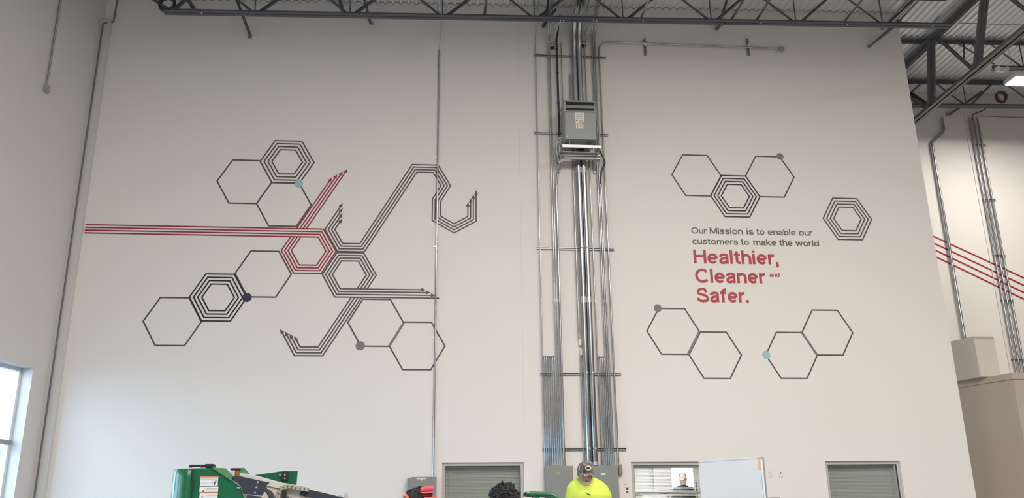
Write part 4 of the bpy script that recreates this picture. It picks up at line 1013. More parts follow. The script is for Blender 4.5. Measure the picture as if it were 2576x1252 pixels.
# top fittings
mb = MB(); a, b = LP(395, 235, .3), LP(600, 198, .3)
mb.bb((a.x, a.y-0.02, b.z-0.03), (b.x, a.y+0.02, b.z)); mb.bb((a.x, a.y-0.02, a.z), (a.x+0.03, a.y+0.02, b.z-0.03)); mb.bb((b.x-0.06, a.y-0.02, a.z), (b.x, a.y+0.02, b.z-0.03)); mb.build('handle', blackp, lift)
mb = MB(); a, b = LP(608, 240, .3), LP(725, 192, .3); mb.cbox(((a.x+b.x)/2, a.y, (a.z+b.z)/2), (b.x-a.x, 0.16, b.z-a.z), 0.008); mb.build('top_box', blackp, lift)
# beacon
bz = LP(1015, 345, .1); bt = LP(1015, 268, .1)
mb = MB(); mb.tube([bz, bt], 0.031, 16); mb.build('beacon', mat('amber_lens', (0.42, 0.13, 0.03), 0.35), lift)
mb = MB(); mb.cbox(bt+Vector((-0.02, 0.0, 0.012)), (0.125, 0.09, 0.024), 0.008); mb.build('beacon_cap', blackp, lift)
# boom
ba, bb_ = LP(730, 236, .42), LP(2440, 640, .42)
d_ = (bb_-ba).normalized(); up_ = Vector((0, 0, 1)); nz_ = (up_-d_*up_.dot(d_)).normalized()
mb = MB(); mb.bar(ba-nz_*0.035, bb_-nz_*0.035+d_*0.6, 0.20, 0.075); mb.build('upper_boom', boomw, lift)
mb = MB(); mb.prism([LP(1395, 425, .34), LP(1560, 462, .34), LP(1640, 520, .34), LP(1760, 700, .34), LP(1500, 720, .34), LP(1380, 500, .34)], (0, 0.16, 0)); mb.build('boom_head', boomw, lift)
mb = MB(); p, q = LP(1650, 548, .40), LP(2450, 760, .40); mb.bar(p, q, 0.14, 0.10); mb.build('lower_boom', boomw, lift)
mb = MB(); p, q = LP(1840, 545, .32), LP(2450, 690, .32); mb.bar(p, q, 0.05, 0.10); mb.build('chain_tray', dkplate, lift)
mb = MB(); mb.prism([LP(1060, 470, .36), LP(1400, 430, .36), LP(1600, 520, .36), LP(1640, 760, .36), LP(1080, 760, .36)], (0, 0.10, 0)); mb.build('mast_plate', boomw, lift)
# energy chain: links round a bend
cp = fillet([LP(1545, 720, .26), LP(1545, 600, .26), LP(1575, 500, .26), LP(1690, 478, .26), LP(1920, 520, .26)], 0.12, 8)
L_ = [0]
for i in range(1, len(cp)): L_.append(L_[-1]+(cp[i]-cp[i-1]).length)
mb = MB(); s_ = 0.0
while s_ < L_[-1]:
    i = max(k for k in range(len(L_)) if L_[k] <= s_); i = min(i, len(cp)-2)
    t = (s_-L_[i])/max(L_[i+1]-L_[i], 1e-6); p = cp[i].lerp(cp[i+1], t); dd = (cp[i+1]-cp[i]).normalized(); ang = math.atan2(dd.z, dd.x)
    mb.cbox(p, (0.052, 0.09, 0.056), 0.012, Matrix.Rotation(-ang, 3, 'Y')); s_ += 0.056
mb.build('cable_chain', chainm, lift)
mb = MB(); s_ = 0.028
while s_ < L_[-1]:
    i = max(k for k in range(len(L_)) if L_[k] <= s_); i = min(i, len(cp)-2); t = (s_-L_[i])/max(L_[i+1]-L_[i], 1e-6); p = cp[i].lerp(cp[i+1], t)
    mb.disc(p+Vector((0, -0.046, 0)), 0.009, 0.004, (0, -1, 0), 10); s_ += 0.056
mb.build('chain_pin', inkdark, lift)
mb = MB(); p = LP(1625, 580, .24); mb.cbox(p, (0.06, 0.03, 0.10), 0.015); mb.cbox(LP(1640, 640, .24), (0.09, 0.03, 0.05), 0.01); mb.build('chain_bracket', blackp, lift)
# dark side plate with bolts and hoses
pl = [LP(940, 352, -.03), LP(1040, 345, -.03), LP(1430, 428, -.03), LP(1385, 470, -.03), LP(1395, 500, -.03), LP(1330, 600, -.03), LP(1090, 575, -.03), LP(1062, 480, -.03), LP(1000, 420, -.03)]
mb = MB(); mb.prism(pl, (0, 0.03, 0)); mb.build('pivot_plate', dkplate, lift)
for x, y in ((1280, 423), (1262, 491), (1243, 561), (1020, 495), (1040, 495)):
    mb = MB(); mb.disc(LP(x, y, -.032), 0.0125, 0.012, (0, -1, 0), 10); mb.build('bolt', alum, lift)
for k in range(3):
    mb = MB(); mb.tube(fillet([LP(1330+22*k, 505+k*4, -.01), LP(1400+25*k, 545, -.01), LP(1450+25*k, 640, -.01), LP(1460+25*k, 760, -.01)], 0.1), 0.016, 8); mb.build('hydraulic_hose', darkrub, lift)
mb = MB(); mb.prism([LP(1140, 590, -.02), LP(1320, 610, -.02), LP(1330, 760, -.02), LP(1110, 760, -.02)], (0, 0.05, 0)); mb.build('lower_plate', dkplate, lift)
# rear green wing with hinge block
mb = MB(); mb.prism([LP(1240, 332, .75), LP(1580, 282, .75), LP(1797, 278, .75), LP(1780, 460, .75), LP(1600, 430, .75)], (0, 0.03, 0)); mb.build('rear_guard', green, lift)
mb = MB(); p = LP(1635, 340, .73); mb.cbox(p, (0.085, 0.03, 0.125), 0.008); mb.build('hinge_block', blackp, lift)
for x, y in ((1632, 330), (1630, 374)): mb = MB(); mb.disc(LP(x, y, .71), 0.012, 0.01, (0, -1, 0), 10); mb.build('bolt', alum, lift)
mb = MB(); mb.disc(LP(1571, 332, .735), 0.018, 0.01, (0, -1, 0), 14); mb.build('bolt', galvd, lift)
mb = MB(); p = LP(2430, 610, .4); mb.cbox(p+Vector((0, 0, -0.02)), (0.05, 0.05, 0.12), 0.008, Matrix.Rotation(-0.2, 3, 'Y')); mb.build('end_bracket', alum, lift)
mb = MB(); p = LP(2345, 607, .4); mb.cbox(p, (0.05, 0.04, 0.02), 0.006); mb.build('cable_clip', chainm, lift)
# warning stickers
def stick(x0, y0, x1, y1, name, m, d=-0.004, th=0.002):
    a, b = LP(x0, y1, d), LP(x1, y0, d); mb = MB(); mb.bb((a.x, a.y-th, a.z), (b.x, a.y, b.z)); return mb.build(name, m, lift)
for y0, y1 in ((345, 474), (478, 552), (553, 640)): stick(530 if y0 < 400 else 522, y0, 770 if y0 < 500 else 764, y1, 'sticker', paper)
for y0, y1 in ((345, 364), (553, 570)): stick(530, y0, 768, y1, 'orange_band', orange, -0.007, 0.001)
stick(524, 472, 770, 482, 'dark_band', inkdark, -0.007, 0.001)
for y in (375, 383, 391, 500, 508, 516, 540, 585, 593, 601): stick(600 if y > 400 else 545, y, 755, y+3, 'print_line', inkgrey, -0.007, 0.001)
for x in (583, 690): stick(x, 398, x+3, 470, 'print_line', inkgrey, -0.007, 0.001)
stick(535, 432, 690, 435, 'print_line', inkgrey, -0.007, 0.001)
mb = MB(); mb.prism([LP(x, y, -.008) for x, y in ((705, 460), (712, 425), (735, 402), (748, 406), (730, 432), (722, 462))], (0, 0.001, 0)); mb.build('pictogram', inkdark, lift)
mb = MB(); mb.prism([LP(x, y, -.008) for x, y in ((560, 548), (572, 520), (590, 528), (578, 534), (585, 548))], (0, 0.001, 0)); mb.build('pictogram', inkdark, lift)
mb = MB(); mb.prism([LP(x, y, -.008) for x, y in ((548, 620), (556, 596), (572, 604), (562, 610), (568, 624))], (0, 0.001, 0)); mb.build('pictogram', inkdark, lift)
# chassis and wheels below the frame
mb = MB(); mb.cbox(((Lx0+Lx1)/2+0.3, LYF+0.45, 0.42), (1.9, 0.7, 0.22), 0.02); mb.build('chassis', dkplate, lift)
mb = MB(); mb.bar((Lx1+0.2, LYF+0.45, 0.5), (bb_.x+0.4, LYF+0.45, 0.75), 0.3, 0.2); mb.build('lower_arm', green, lift)
for x in (Lx0+0.25, Lx1+0.35):
    for y in (LYF-0.02, LYF+0.92):
        mb = MB(); mb.tube([(x, y-0.09, 0.3), (x, y-0.07, 0.3), (x, y+0.07, 0.3), (x, y+0.09, 0.3)], [0.25, 0.30, 0.30, 0.25], 28); w_ = mb.build('wheel', blackp, lift)
        mb = MB(); mb.tube([(x, y-0.095, 0.3), (x, y+0.095, 0.3)], 0.14, 20); mb.build('hub', boomw, w_)

# ================================================================== FOLDED BLACK FRAME WITH CORAL CLOTH, in front of the grey cabinet
CY = 13.4
def CP(x, y, d=0.0): return PY(1000+x/20.19, 1190+y/20.19, CY+d)
t = thing('office_chair', 'black rounded chair back with a coral red cloth thrown over it', 'chair', (CP(1000, 900).x, CY+0.2, 0))
fr = fillet([CP(600, 1500), CP(480, 1000), CP(500, 890), CP(830, 790), CP(1150, 665), CP(1240, 660), CP(1330, 760), CP(1420, 1500)], 0.03, 6)
mb = MB(); mb.tube(fr, 0.011, 8); mb.build('back_frame', blackp, t)
mb = MB(); mb.prism([CP(600, 1500, .01), CP(510, 1000, .01), CP(540, 910, .01), CP(840, 815, .01), CP(1160, 690, .01), CP(1240, 690, .01), CP(1400, 1500, .01)], (0, 0.02, 0)); mb.build('back_panel', mat('charcoal_mesh', (0.055, 0.057, 0.065), 0.7), t)
mb = MB(); mb.tube([CP(790, 1400, -.03), CP(800, 850, -.03), CP(825, 715, -.03)], [0.03, 0.022, 0.010], 8); mb.cbox(CP(900, 1080, -.03), (0.09, 0.03, 0.17), 0.01); mb.build('back_spine', blackp, t)
zseat = 0.46; cx_ = CP(950, 900).x
mb = MB(); mb.cbox((cx_, CY-0.2, zseat), (0.46, 0.44, 0.06), 0.02); mb.build('seat', blackp, t)
mb = MB(); mb.tube([(cx_, CY-0.2, 0.06), (cx_, CY-0.2, zseat)], 0.03, 12); mb.build('post', alum, t)
mb = MB(); mb.bar((cx_, CY-0.1, zseat-0.02), Vector((cx_, CY+0.03, CP(950, 1300).z)), 0.06, 0.02); mb.build('back_bracket', blackp, t)
for k in range(5):
    a = 2*PI*k/5+0.3; mb = MB(); p = Vector((cx_+0.28*math.cos(a), CY-0.2+0.28*math.sin(a), 0.055)); mb.bar((cx_, CY-0.2, 0.09), p, 0.04, 0.03); mb.build('leg', blackp, t)
    mb = MB(); mb.disc(p+Vector((0.015, 0, -0.028)), 0.027, 0.03, (1, 0, 0), 14); mb.build('caster', blackp, t)
# the cloth: two folded, rumpled lobes
def cloth(name, label, quad, d, m, nx=14, nz=8, amp=0.02, seed=1, parent=None):
    mb = MB(); a, b, c_, e_ = (CP(*q, d) for q in quad); rnd = random.Random(seed)
    for j in range(nz+1):
        for i in range(nx+1):
            u, v = i/nx, j/nz; p = (a*(1-u)+b*u)*(1-v)+(e_*(1-u)+c_*u)*v
            p = p+Vector((0, -0.02-amp*math.sin(PI*v)*1.5-amp*noise.noise(Vector((u*3, v*2, seed))), amp*0.5*noise.noise(Vector((u*2.5, seed, v)))*math.sin(PI*u)))
            mb.v.append(p)
    for j in range(nz):
        for i in range(nx): k = j*(nx+1)+i; mb.face((k, k+1, k+nx+2, k+nx+1), True)
    n0 = len(mb.v); mb.v += [p+Vector((0, 0.012, 0)) for p in mb.v[:n0]]
    for f in list(mb.f): mb.face([i+n0 for i in f][::-1], True)
    edge = [i for i in range(nx+1)] + [j*(nx+1)+nx for j in range(1, nz+1)] + [nz*(nx+1)+i for i in range(nx-1, -1, -1)] + [j*(nx+1) for j in range(nz-1, 0, -1)]
    for k in range(len(edge)): i, j = edge[k], edge[(k+1) % len(edge)]; mb.face((i, j, j+n0, i+n0))
    return mb.build(name, m, parent)
e = thing('red_cloth', 'coral red folded cloth heaped on the black chair back', 'cloth', CP(1500, 900))
cloth('upper_fold', '', ((1210, 690), (1825, 630), (1790, 910), (1130, 975)), -0.03, coral, seed=2, parent=e)
cloth('middle_fold', '', ((1140, 960), (1905, 960), (1830, 1015), (1290, 1050)), -0.06, coral, amp=0.012, seed=5, parent=e)
cloth('shaded_fold', '', ((1150, 985), (1790, 1020), (1760, 1200), (1050, 1330)), -0.02, coral_shade, seed=7, parent=e)
cloth('lower_fold', '', ((1340, 1225), (2000, 1170), (2010, 1400), (1370, 1400)), -0.06, coral, seed=9, parent=e)
mb = MB(); p = [CP(265, 1160, -.1), CP(400, 1130, -.1), CP(520, 1290, -.1), CP(600, 1500, -.1)]; mb.tube(p, [0.022, 0.03, 0.028, 0.028], 10); o = tag(mb.build('orange_tube', mat('orange_cloth', (0.75, 0.20, 0.10), 0.7)), 'short orange tube poking up at the left of the black chair back', 'tube')
mb = MB(); q = CP(330, 1105, -.12); mb.cbox(q, (0.045, 0.03, 0.03), 0.008); mb.build('tip', mat('pale_orange', (0.80, 0.42, 0.26), 0.7), o)

# ================================================================== WHITEBOARD
YL = 11.0; tl = PY(1757, 1157.5, YL); ztop_ = tl.z
q = ray(1915, 1147); yr = (ztop_-EYE)/(q.z/q.y); tr = PY(1915, 1147, yr)
e = thing('whiteboard', 'tall mobile whiteboard with an orange tape at its upper right corner', 'whiteboard', ((tl.x+tr.x)/2, (tl.y+tr.y)/2, 0))
bd_ = Vector((tr.x-tl.x, tr.y-tl.y, 0)); BWD = bd_.length; bd_.normalize(); bn_ = Vector((bd_.y, -bd_.x, 0))
MBD = Matrix((bd_, -bn_, Vector((0, 0, 1)))).transposed()
def BP(s, z, d=0.0): return Vector((tl.x, tl.y, 0))+bd_*s+bn_*d+Vector((0, 0, z))
def bbox_(mb, s0, s1, z0, z1, d0, d1): mb.box(BP((s0+s1)/2, (z0+z1)/2, (d0+d1)/2), (s1-s0, abs(d1-d0), z1-z0), MBD); return mb
zb0 = 0.62
bbox_(MB(), 0.012, BWD-0.02, zb0, ztop_-0.02, -0.022, 0.0).build('writing_surface', boardm, e)
bbox_(MB(), 0, BWD, ztop_-0.022, ztop_, -0.028, 0.004).build('top_rail', boardm, e)
bbox_(MB(), 0, 0.014, zb0, ztop_-0.022, -0.028, 0.004).build('side_rail', boardm, e)
bbox_(MB(), BWD-0.014, BWD+0.012, zb0, ztop_-0.01, -0.04, 0.006).build('side_rail', alum, e)
bbox_(MB(), 0, BWD, zb0-0.03, zb0, -0.03, 0.05).build('pen_tray', alum, e)
mb = MB(); bbox_(mb, BWD-0.045, BWD-0.013, ztop_-0.145, ztop_-0.004, 0.0045, 0.0065); mb.build('orange_tape', mat('orange_tape', (0.88, 0.38, 0.20), 0.6), e)
mb = MB(); mb.ball(BP(BWD-0.004, ztop_-0.018, 0.01), 0.012, 10, 8); mb.build('corner_cap', bright, e)
for s in (0.05, BWD-0.05):
    bbox_(MB(), s-0.018, s+0.018, 0.07, zb0, -0.03, 0.0).build('leg', alum, e)
    bbox_(MB(), s-0.02, s+0.02, 0.05, 0.085, -0.28, 0.28).build('foot', alum, e)
    for d in (-0.25, 0.25): mb = MB(); mb.disc(BP(s-0.012, 0.027, d), 0.027, 0.024, -bd_, 14); mb.build('caster', blackp, e)
# dark table edge at the very bottom right of the board
a, b = PY(1932, 1250.3, 11.6), PY(1962, 1250.3, 11.6)
t = thing('low_cabinet', 'dark brown low cabinet edge beside the whiteboard foot', 'cabinet', ((a.x+b.x)/2, 11.8, 0))
mb = MB(); mb.cbox(((a.x+b.x)/2, 11.8, a.z-0.02), (b.x-a.x, 0.4, 0.03), 0.006); mb.build('top', darkwood, t)
mb = MB(); mb.cbox(((a.x+b.x)/2, 11.8, (a.z-0.035)/2), (b.x-a.x-0.03, 0.36, a.z-0.036), 0.006); mb.build('body', darkwood, t)

# ================================================================== GREEN TUBULAR GUARD near the seated person
GY = 9.0
def GP(u, v, d=0.0): return PY(u, v, GY+d)
t = thing('green_cart', 'green enamelled machine handle with a curved end beside the man in yellow', 'cart', (GP(1368, 1245).x, GY+0.2, 0))
top = fillet([GP(1325, 1239), GP(1334, 1241), GP(1385, 1242.5), GP(1403, 1252), GP(1409, 1275)], 0.06, 8)
for k, d in enumerate((0.0, 0.30)): mb = MB(); mb.tube([p+Vector((0, d, 0)) for p in top], 0.020, 12); mb.build('handle_rail', green, t)
mb = MB(); a, b = GP(1327, 1240), GP(1388, 1243); mb.prism([a+Vector((0, 0, 0.012)), b+Vector((0, 0, 0.012)), b+Vector((0, 0.3, 0.012)), a+Vector((0, 0.3, 0.012))], (0, 0, 0.008)); mb.build('top_plate', green, t)
mb = MB(); a = GP(1352, 1256); mb.cbox((a.x, GY+0.15, a.z-0.02), (0.05, 0.3, 0.12), 0.01); mb.build('bracket', green, t)
a, b = GP(1335, 1250), GP(1405, 1250)
mb = MB(); mb.cbox(((a.x+b.x)/2, GY+0.15, 0.62), (b.x-a.x, 0.34, 0.90), 0.02); mb.build('body', green, t)
for x in (a.x+0.05, b.x-0.05):
    for d in (0.02, 0.28): mb = MB(); mb.tube([(x, GY+d-0.02, 0.085), (x, GY+d+0.02, 0.085)], 0.085, 18); mb.build('wheel', blackp, t)

# ================================================================== PEOPLE
def remesh(mb, voxel, smooth=4):             # fuse overlapping limbs into one continuous skin
    me = mb.mesh('tmp', []); ob = bpy.data.objects.new('tmp', me); C.objects.link(ob)
    m = ob.modifiers.new('r', 'REMESH'); m.mode = 'VOXEL'; m.voxel_size = voxel; m.use_smooth_shade = True
    s = ob.modifiers.new('s', 'SMOOTH'); s.iterations = smooth; s.factor = 0.5
    dg = bpy.context.evaluated_depsgraph_get(); dg.update(); r = bpy.data.meshes.new_from_object(ob.evaluated_get(dg)); bpy.data.objects.remove(ob); return r
def addmesh(name, me, m, parent):
    o = bpy.data.objects.new(name, me); me.name = name; me.materials.clear(); me.materials.append(m); C.objects.link(o); o.parent = parent
    for p in me.polygons: p.use_smooth = True
    o.matrix_parent_inverse = world_of(parent).inverted(); return o
def limb(mb, pts, rs, seg=14): 
    mb.tube(pts, rs, seg)
    for p, r in zip(pts, rs): mb.ball(p, r, seg, 8)
def head_shape(mb, c, M, sc=1.0):            # skull, jaw, nose, brow, ears; face looks along -y before M
    def P(x, y, z): return c + M @ (Vector((x, y, z))*sc)
    mb.ball(c + M @ (Vector((0, 0.012, 0.03))*sc), Vector((0.076, 0.095, 0.092))*sc, 20, 14, M)
    mb.ball(c + M @ (Vector((0, -0.018, -0.035))*sc), Vector((0.066, 0.072, 0.080))*sc, 20, 12, M)
    mb.ball(P(0, -0.055, -0.092), Vector((0.034, 0.030, 0.026))*sc, 14, 8, M)
    mb.tube([P(0, -0.082, 0.022), P(0, -0.106, -0.022), P(0, -0.100, -0.034)], [0.010*sc, 0.016*sc, 0.013*sc], 10)
    for s in (-1, 1):
        mb.ball(P(s*0.013, -0.094, -0.032), 0.0095*sc, 8, 6)
        mb.ball(P(s*0.030, -0.080, 0.026), Vector((0.026, 0.012, 0.010))*sc, 10, 6, M)
        mb.ball(P(s*0.042, -0.068, -0.025), Vector((0.022, 0.016, 0.020))*sc, 10, 6, M)
        mb.ball(P(s*0.076, 0.012, -0.010), Vector((0.010, 0.020, 0.031))*sc, 10, 8, M)
    mb.ball(P(0, -0.078, -0.058), Vector((0.026, 0.012, 0.014))*sc, 12, 6, M)
def hand(mb, w, d, side, palm_n):             # wrist w, pointing d
    d = Vector(d).normalized(); n = Vector(palm_n).normalized(); x = d.cross(n).normalized()*side
    mb.ball(w+d*0.05, Vector((0.042, 0.02, 0.052)), 12, 8, Matrix((x, n, d)).transposed())
    for i, ln in enumerate((0.070, 0.080, 0.074, 0.056)):
        b = w+d*0.088+x*(0.030-0.020*i); k1 = b+d*ln*0.5+n*0.010; k2 = b+d*ln*0.9+n*0.030
        mb.tube([b-d*0.02, b, k1, k2], [0.0095, 0.009, 0.0085, 0.007], 8); mb.ball(k2, 0.007, 8, 6)
    t0 = w+d*0.03+x*0.036; mb.tube([t0, t0+d*0.03+x*0.022+n*0.01, t0+d*0.062+x*0.026+n*0.02], [0.013, 0.011, 0.008], 8); mb.ball(t0+d*0.062+x*0.026+n*0.02, 0.008, 8, 6)
def person(label, base, yaw, H, headM, headc, joints, widths, voxel=0.011, skinm=skin):
    """joints: dict of world points; returns the Empty. Body, shirt and trousers are built from the same joints."""
    e = thing('person', label, 'person', base); J = joints; W_ = widths
    b = MB(); head_shape(b, headc, headM)
    nb = J['neck']; limb(b, [headc+headM @ Vector((0, 0.02, -0.06)), nb], [0.056, 0.062])
    T = [J['pelvis'], J['waist'], J['chest'], J['neck']]
    def torso(mb, g):
        Mx = Matrix.Rotation(yaw, 3, 'Z'); rings = []
        prof = [(J['pelvis']+Vector((0, 0, -0.09)), W_['hip']*0.85, W_['d']*0.85), (J['pelvis'], W_['hip'], W_['d']), (J['waist'], W_['waist'], W_['d']*1.05), (J['chest'], W_['chest'], W_['d']*1.02), (J['chest'].lerp(J['neck'], 0.5), W_['chest']*W_.get('k1', 0.92), W_['d']*0.85), (J['chest'].lerp(J['neck'], 0.8), W_['chest']*W_.get('k2', 0.66), W_['d']*0.62), (J['neck'], 0.082, 0.075)]
        fine = []
        for (a, ra, da), (c_, rc, dc) in zip(prof, prof[1:]):
            for k in range(4): t = k/4; fine.append((a.lerp(c_, t), ra+(rc-ra)*t, da+(dc-da)*t))
        fine.append(prof[-1]); n = 24; o = len(mb.v)
        for p, rx, ry in fine:
            for k in range(n): an = 2*PI*k/n; mb.v.append(p + Mx @ Vector(((rx+g)*math.cos(an), (ry+g)*math.sin(an), 0)))
        for j in range(len(fine)-1):
            for k in range(n): mb.face((o+j*n+k, o+j*n+(k+1) % n, o+(j+1)*n+(k+1) % n, o+(j+1)*n+k), True)
        mb.face([o+k for k in range(n)][::-1]); mb.face([o+(len(fine)-1)*n+k for k in range(n)])
    torso(b, -0.012)
    for s in 'lr':
        limb(b, [J['sh_'+s], J['el_'+s], J['wr_'+s]], [0.055, 0.042, 0.028]); dd = (J['wr_'+s]-J['el_'+s]).normalized()
        hand(b, J['wr_'+s], dd, 1 if s == 'l' else -1, Vector((0, -1, 0.2)))
        limb(b, [J['hip_'+s], J['kn_'+s], J['an_'+s]], [0.085, 0.058, 0.042]); limb(b, [J['an_'+s]+Vector((0, 0, -0.03)), J['toe_'+s]], [0.042, 0.034])
    addmesh('body', remesh(b, voxel), skinm, e)
    return e, torso
def std_joints(x, y, z0, H, yaw=0.0, lean=0.0, sh=0.21):
    k = H/1.78; R = Matrix.Rotation(yaw, 3, 'Z')
    def P(a, b_, c_): return Vector((x, y, z0)) + R @ Vector((a*k, b_*k-lean*max(0, c_-0.95), c_*k))
    J = dict(pelvis=P(0, 0, 0.95), waist=P(0, -0.01, 1.10), chest=P(0, 0, 1.32), neck=P(0, 0.02, 1.50))
    for s, m in (('l', 1), ('r', -1)):
        J['sh_'+s] = P(m*sh, 0.0, 1.415); J['el_'+s] = P(m*(sh+0.06), 0.03, 1.12); J['wr_'+s] = P(m*(sh+0.04), -0.08, 0.88)
        J['hip_'+s] = P(m*0.10, 0, 0.90); J['kn_'+s] = P(m*0.11, -0.01, 0.49); J['an_'+s] = P(m*0.11, 0.02, 0.085); J['toe_'+s] = P(m*0.125, -0.15, 0.04)
    return J
def wear(e, torso, J, shirt_m, trouser_m, shirt_g=0.014, sleeve=0.75, sleeve_r=0.075, trouser_r=(0.105, 0.082, 0.072), shoe_m=blackp, voxel=0.013, knee=True):
    b = MB(); torso(b, shirt_g)
    for s in 'lr':
        a, c_ = J['sh_'+s], J['el_'+s]; limb(b, [a, a.lerp(c_, sleeve)], [sleeve_r, sleeve_r*0.85])
        if sleeve > 0.9: limb(b, [c_, J['wr_'+s]], [sleeve_r*0.8, sleeve_r*0.6])
    addmesh('shirt', remesh(b, voxel, 5), shirt_m, e)
    b = MB(); limb(b, [J['pelvis'].lerp(J['hip_l'], 1.0), J['pelvis'].lerp(J['hip_r'], 1.0)], [0.125, 0.125]); b.ball(J['pelvis'], (0.165, 0.13, 0.12))
    for s in 'lr': limb(b, [J['hip_'+s], J['kn_'+s], J['an_'+s]], list(trouser_r))
    addmesh('trousers', remesh(b, voxel, 4), trouser_m, e)
    for s in 'lr':
        b = MB(); limb(b, [J['an_'+s]+Vector((0, 0.02, -0.03)), J['an_'+s].lerp(J['toe_'+s], 0.6), J['toe_'+s]], [0.052, 0.05, 0.042]); addmesh('shoe', remesh(b, 0.01, 2), shoe_m, e)

# --- man in the yellow shirt, head bowed
MY = 9.6; mc = PY(1470.5, 1160, MY); mx0 = mc.x+0.0
top_z = PY(1468, 1157, MY).z
J = std_joints(mx0+0.02, MY+0.13, 0, 1.72, 0.0, lean=0.22, sh=0.20)
J['neck'] = PY(1474, 1201, MY+0.07); J['chest'] = PY(1481, 1247, MY+0.06)
for s_, m_ in (('l', 1), ('r', -1)): J['sh_'+s_] = J['chest']+Vector((m_*0.165, 0.02, 0.012)); J['el_'+s_] = J['sh_'+s_]+Vector((m_*0.06, -0.02, -0.30)); J['wr_'+s_] = J['el_'+s_]+Vector((-m_*0.06, -0.19, -0.15))
hm = Matrix.Rotation(math.radians(4), 3, 'Z') @ Matrix.Rotation(math.radians(17), 3, 'X')
hc = Vector((mx0, MY-0.02, top_z-0.142))
wd = dict(hip=0.20, waist=0.235, chest=0.232, d=0.155, k1=0.90, k2=0.66)
man, tor = person('man in a hi-viz yellow shirt and camouflage cap, head bowed', (mx0, MY+0.1, 0), 0, 1.72, hm, hc, J, wd)
wear(man, tor, J, hiviz, jeans, sleeve=0.8, sleeve_r=0.082)
def HP(x, y, z): return hc + hm @ Vector((x, y, z))
# cap: tall peaked crown, visor shading the eyes
mb = MB(); rows = []
for j in range(12):
    t = j/11; rows.append((0.020+0.108*t, max(0.02, (1-t**2.6)**0.5)))
n = 28; o = 0
for z, r in rows:
    for k in range(n):
        an = 2*PI*k/n; fy = 0.104; x = 0.084*math.cos(an)*r; y = fy*math.sin(an)*r
        zz = z + 0.026*max(0, -math.sin(an))*(z-0.02)/0.108*r**0.4     # front panel stands taller
        mb.v.append(HP(x, y+0.008, zz))
for j in range(len(rows)-1):
    for k in range(n): mb.face((j*n+k, j*n+(k+1) % n, (j+1)*n+(k+1) % n, (j+1)*n+k), True)
mb.face([(len(rows)-1)*n+k for k in range(n)])
cap = mb.build('cap', camo, man)
mb = MB(); prof_ = []
for j in range(6):
    for k in range(15):
        a = PI+PI*(0.02+0.96*k/14); t = j/5; r = 1.0+0.42*t; mb.v.append(HP(0.0865*math.cos(a)*(1+0.06*t), 0.008+0.103*math.sin(a)*r, 0.027-0.004*t-0.016*t*(abs(math.cos(a))**2)-0.012*t))
for j in range(5):
    for k in range(14): i = j*15+k; mb.face((i, i+1, i+16, i+15), True)
n0 = len(mb.v); mb.v += [p+hm @ Vector((0, 0, -0.004)) for p in mb.v[:n0]]
for f in list(mb.f): mb.face([i+n0 for i in f][::-1], True)
mb.build('visor', camo, cap)
# round patch with a dark head-shaped mark inside a white oval ring
pc = HP(0.004, -0.098, 0.085); pn = (hm @ Vector((0.0, -1, 0.18))).normalized(); pxa = hm @ Vector((1, 0, 0)); pza = pn.cross(pxa).normalized()*-1
if pza.z < 0: pza = -pza
def patch(pts, d, name, m):
    mb = MB(); mb.prism([pc+pxa*x+pza*z+pn*d for x, z in pts], -pn*0.003); mb.build(name, m, cap)
el = lambda rx, rz, n=28: [(rx*math.cos(2*PI*k/n), rz*math.sin(2*PI*k/n)) for k in range(n)]
patch(el(0.034, 0.027), 0.004, 'patch_ring', whitep); patch(el(0.030, 0.0228), 0.0055, 'patch_field', blackp); patch(el(0.0268, 0.020), 0.007, 'patch_ring', whitep)
patch([(x_*0.81, z_*0.81) for x_, z_ in [(-0.026, -0.004), (-0.022, 0.012), (-0.012, 0.020), (-0.008, 0.008), (0.004, 0.010), (0.018, 0.006), (0.027, -0.001), (0.018, -0.010), (0.004, -0.012), (-0.004, -0.020), (-0.012, -0.012), (-0.020, -0.014)]], 0.0085, 'patch_mark', blackp)
# beard, eyes, mouth
b = MB(); b.ball(HP(0, -0.060, -0.090), Vector((0.044, 0.036, 0.040)), 16, 10, hm)
for s in (-1, 1): b.ball(HP(s*0.040, -0.040, -0.078), Vector((0.020, 0.030, 0.030)), 12, 8, hm)
addmesh('beard', remesh(b, 0.006, 2), beardm, man)
b = MB(); b.ball(HP(0, -0.092, -0.056), Vector((0.024, 0.005, 0.0045)), 12, 6, hm); b.build('mouth', lipm, man)
for s in (-1, 1): b = MB(); b.ball(HP(s*0.031, -0.080, 0.008), Vector((0.012, 0.008, 0.006)), 10, 6, hm); b.build('eye', eyem, man)
# small slanted print on the chest, and the V of the collar
sc_ = PY(1484, 1241, MY-0.25)
def chest(u, v): return PY(u, v, MY-0.20)
bl = bpy.context.evaluated_depsgraph_get()
def on_shirt(u, v):
    so = [c for c in man.children if c.name.startswith('shirt')][0]; bl.update(); dd = ray(u, v).normalized(); o_ = Vector((0, 0, EYE)); me = so.data
    from mathutils.bvhtree import BVHTree
    if not hasattr(on_shirt, 't'): on_shirt.t = BVHTree.FromPolygons([v_.co[:] for v_ in me.vertices], [p.vertices[:] for p in me.polygons])
    h = on_shirt.t.ray_cast(o_, dd); return h[0]-dd*0.004 if h[0] else None
for (u0, v0, u1, v1, w_) in ((1472.5, 1238.3, 1475.0, 1239.0, 0.006), (1476.5, 1240.8, 1480.5, 1243.0, 0.0075), (1480.3, 1242.3, 1485.5, 1245.0, 0.0105)):
    p, q = on_shirt(u0, v0), on_shirt(u1, v1)
    if p and q: b = MB(); b.bar(p, q, 0.0025, w_); b.build('chest_print', inkdark, man)

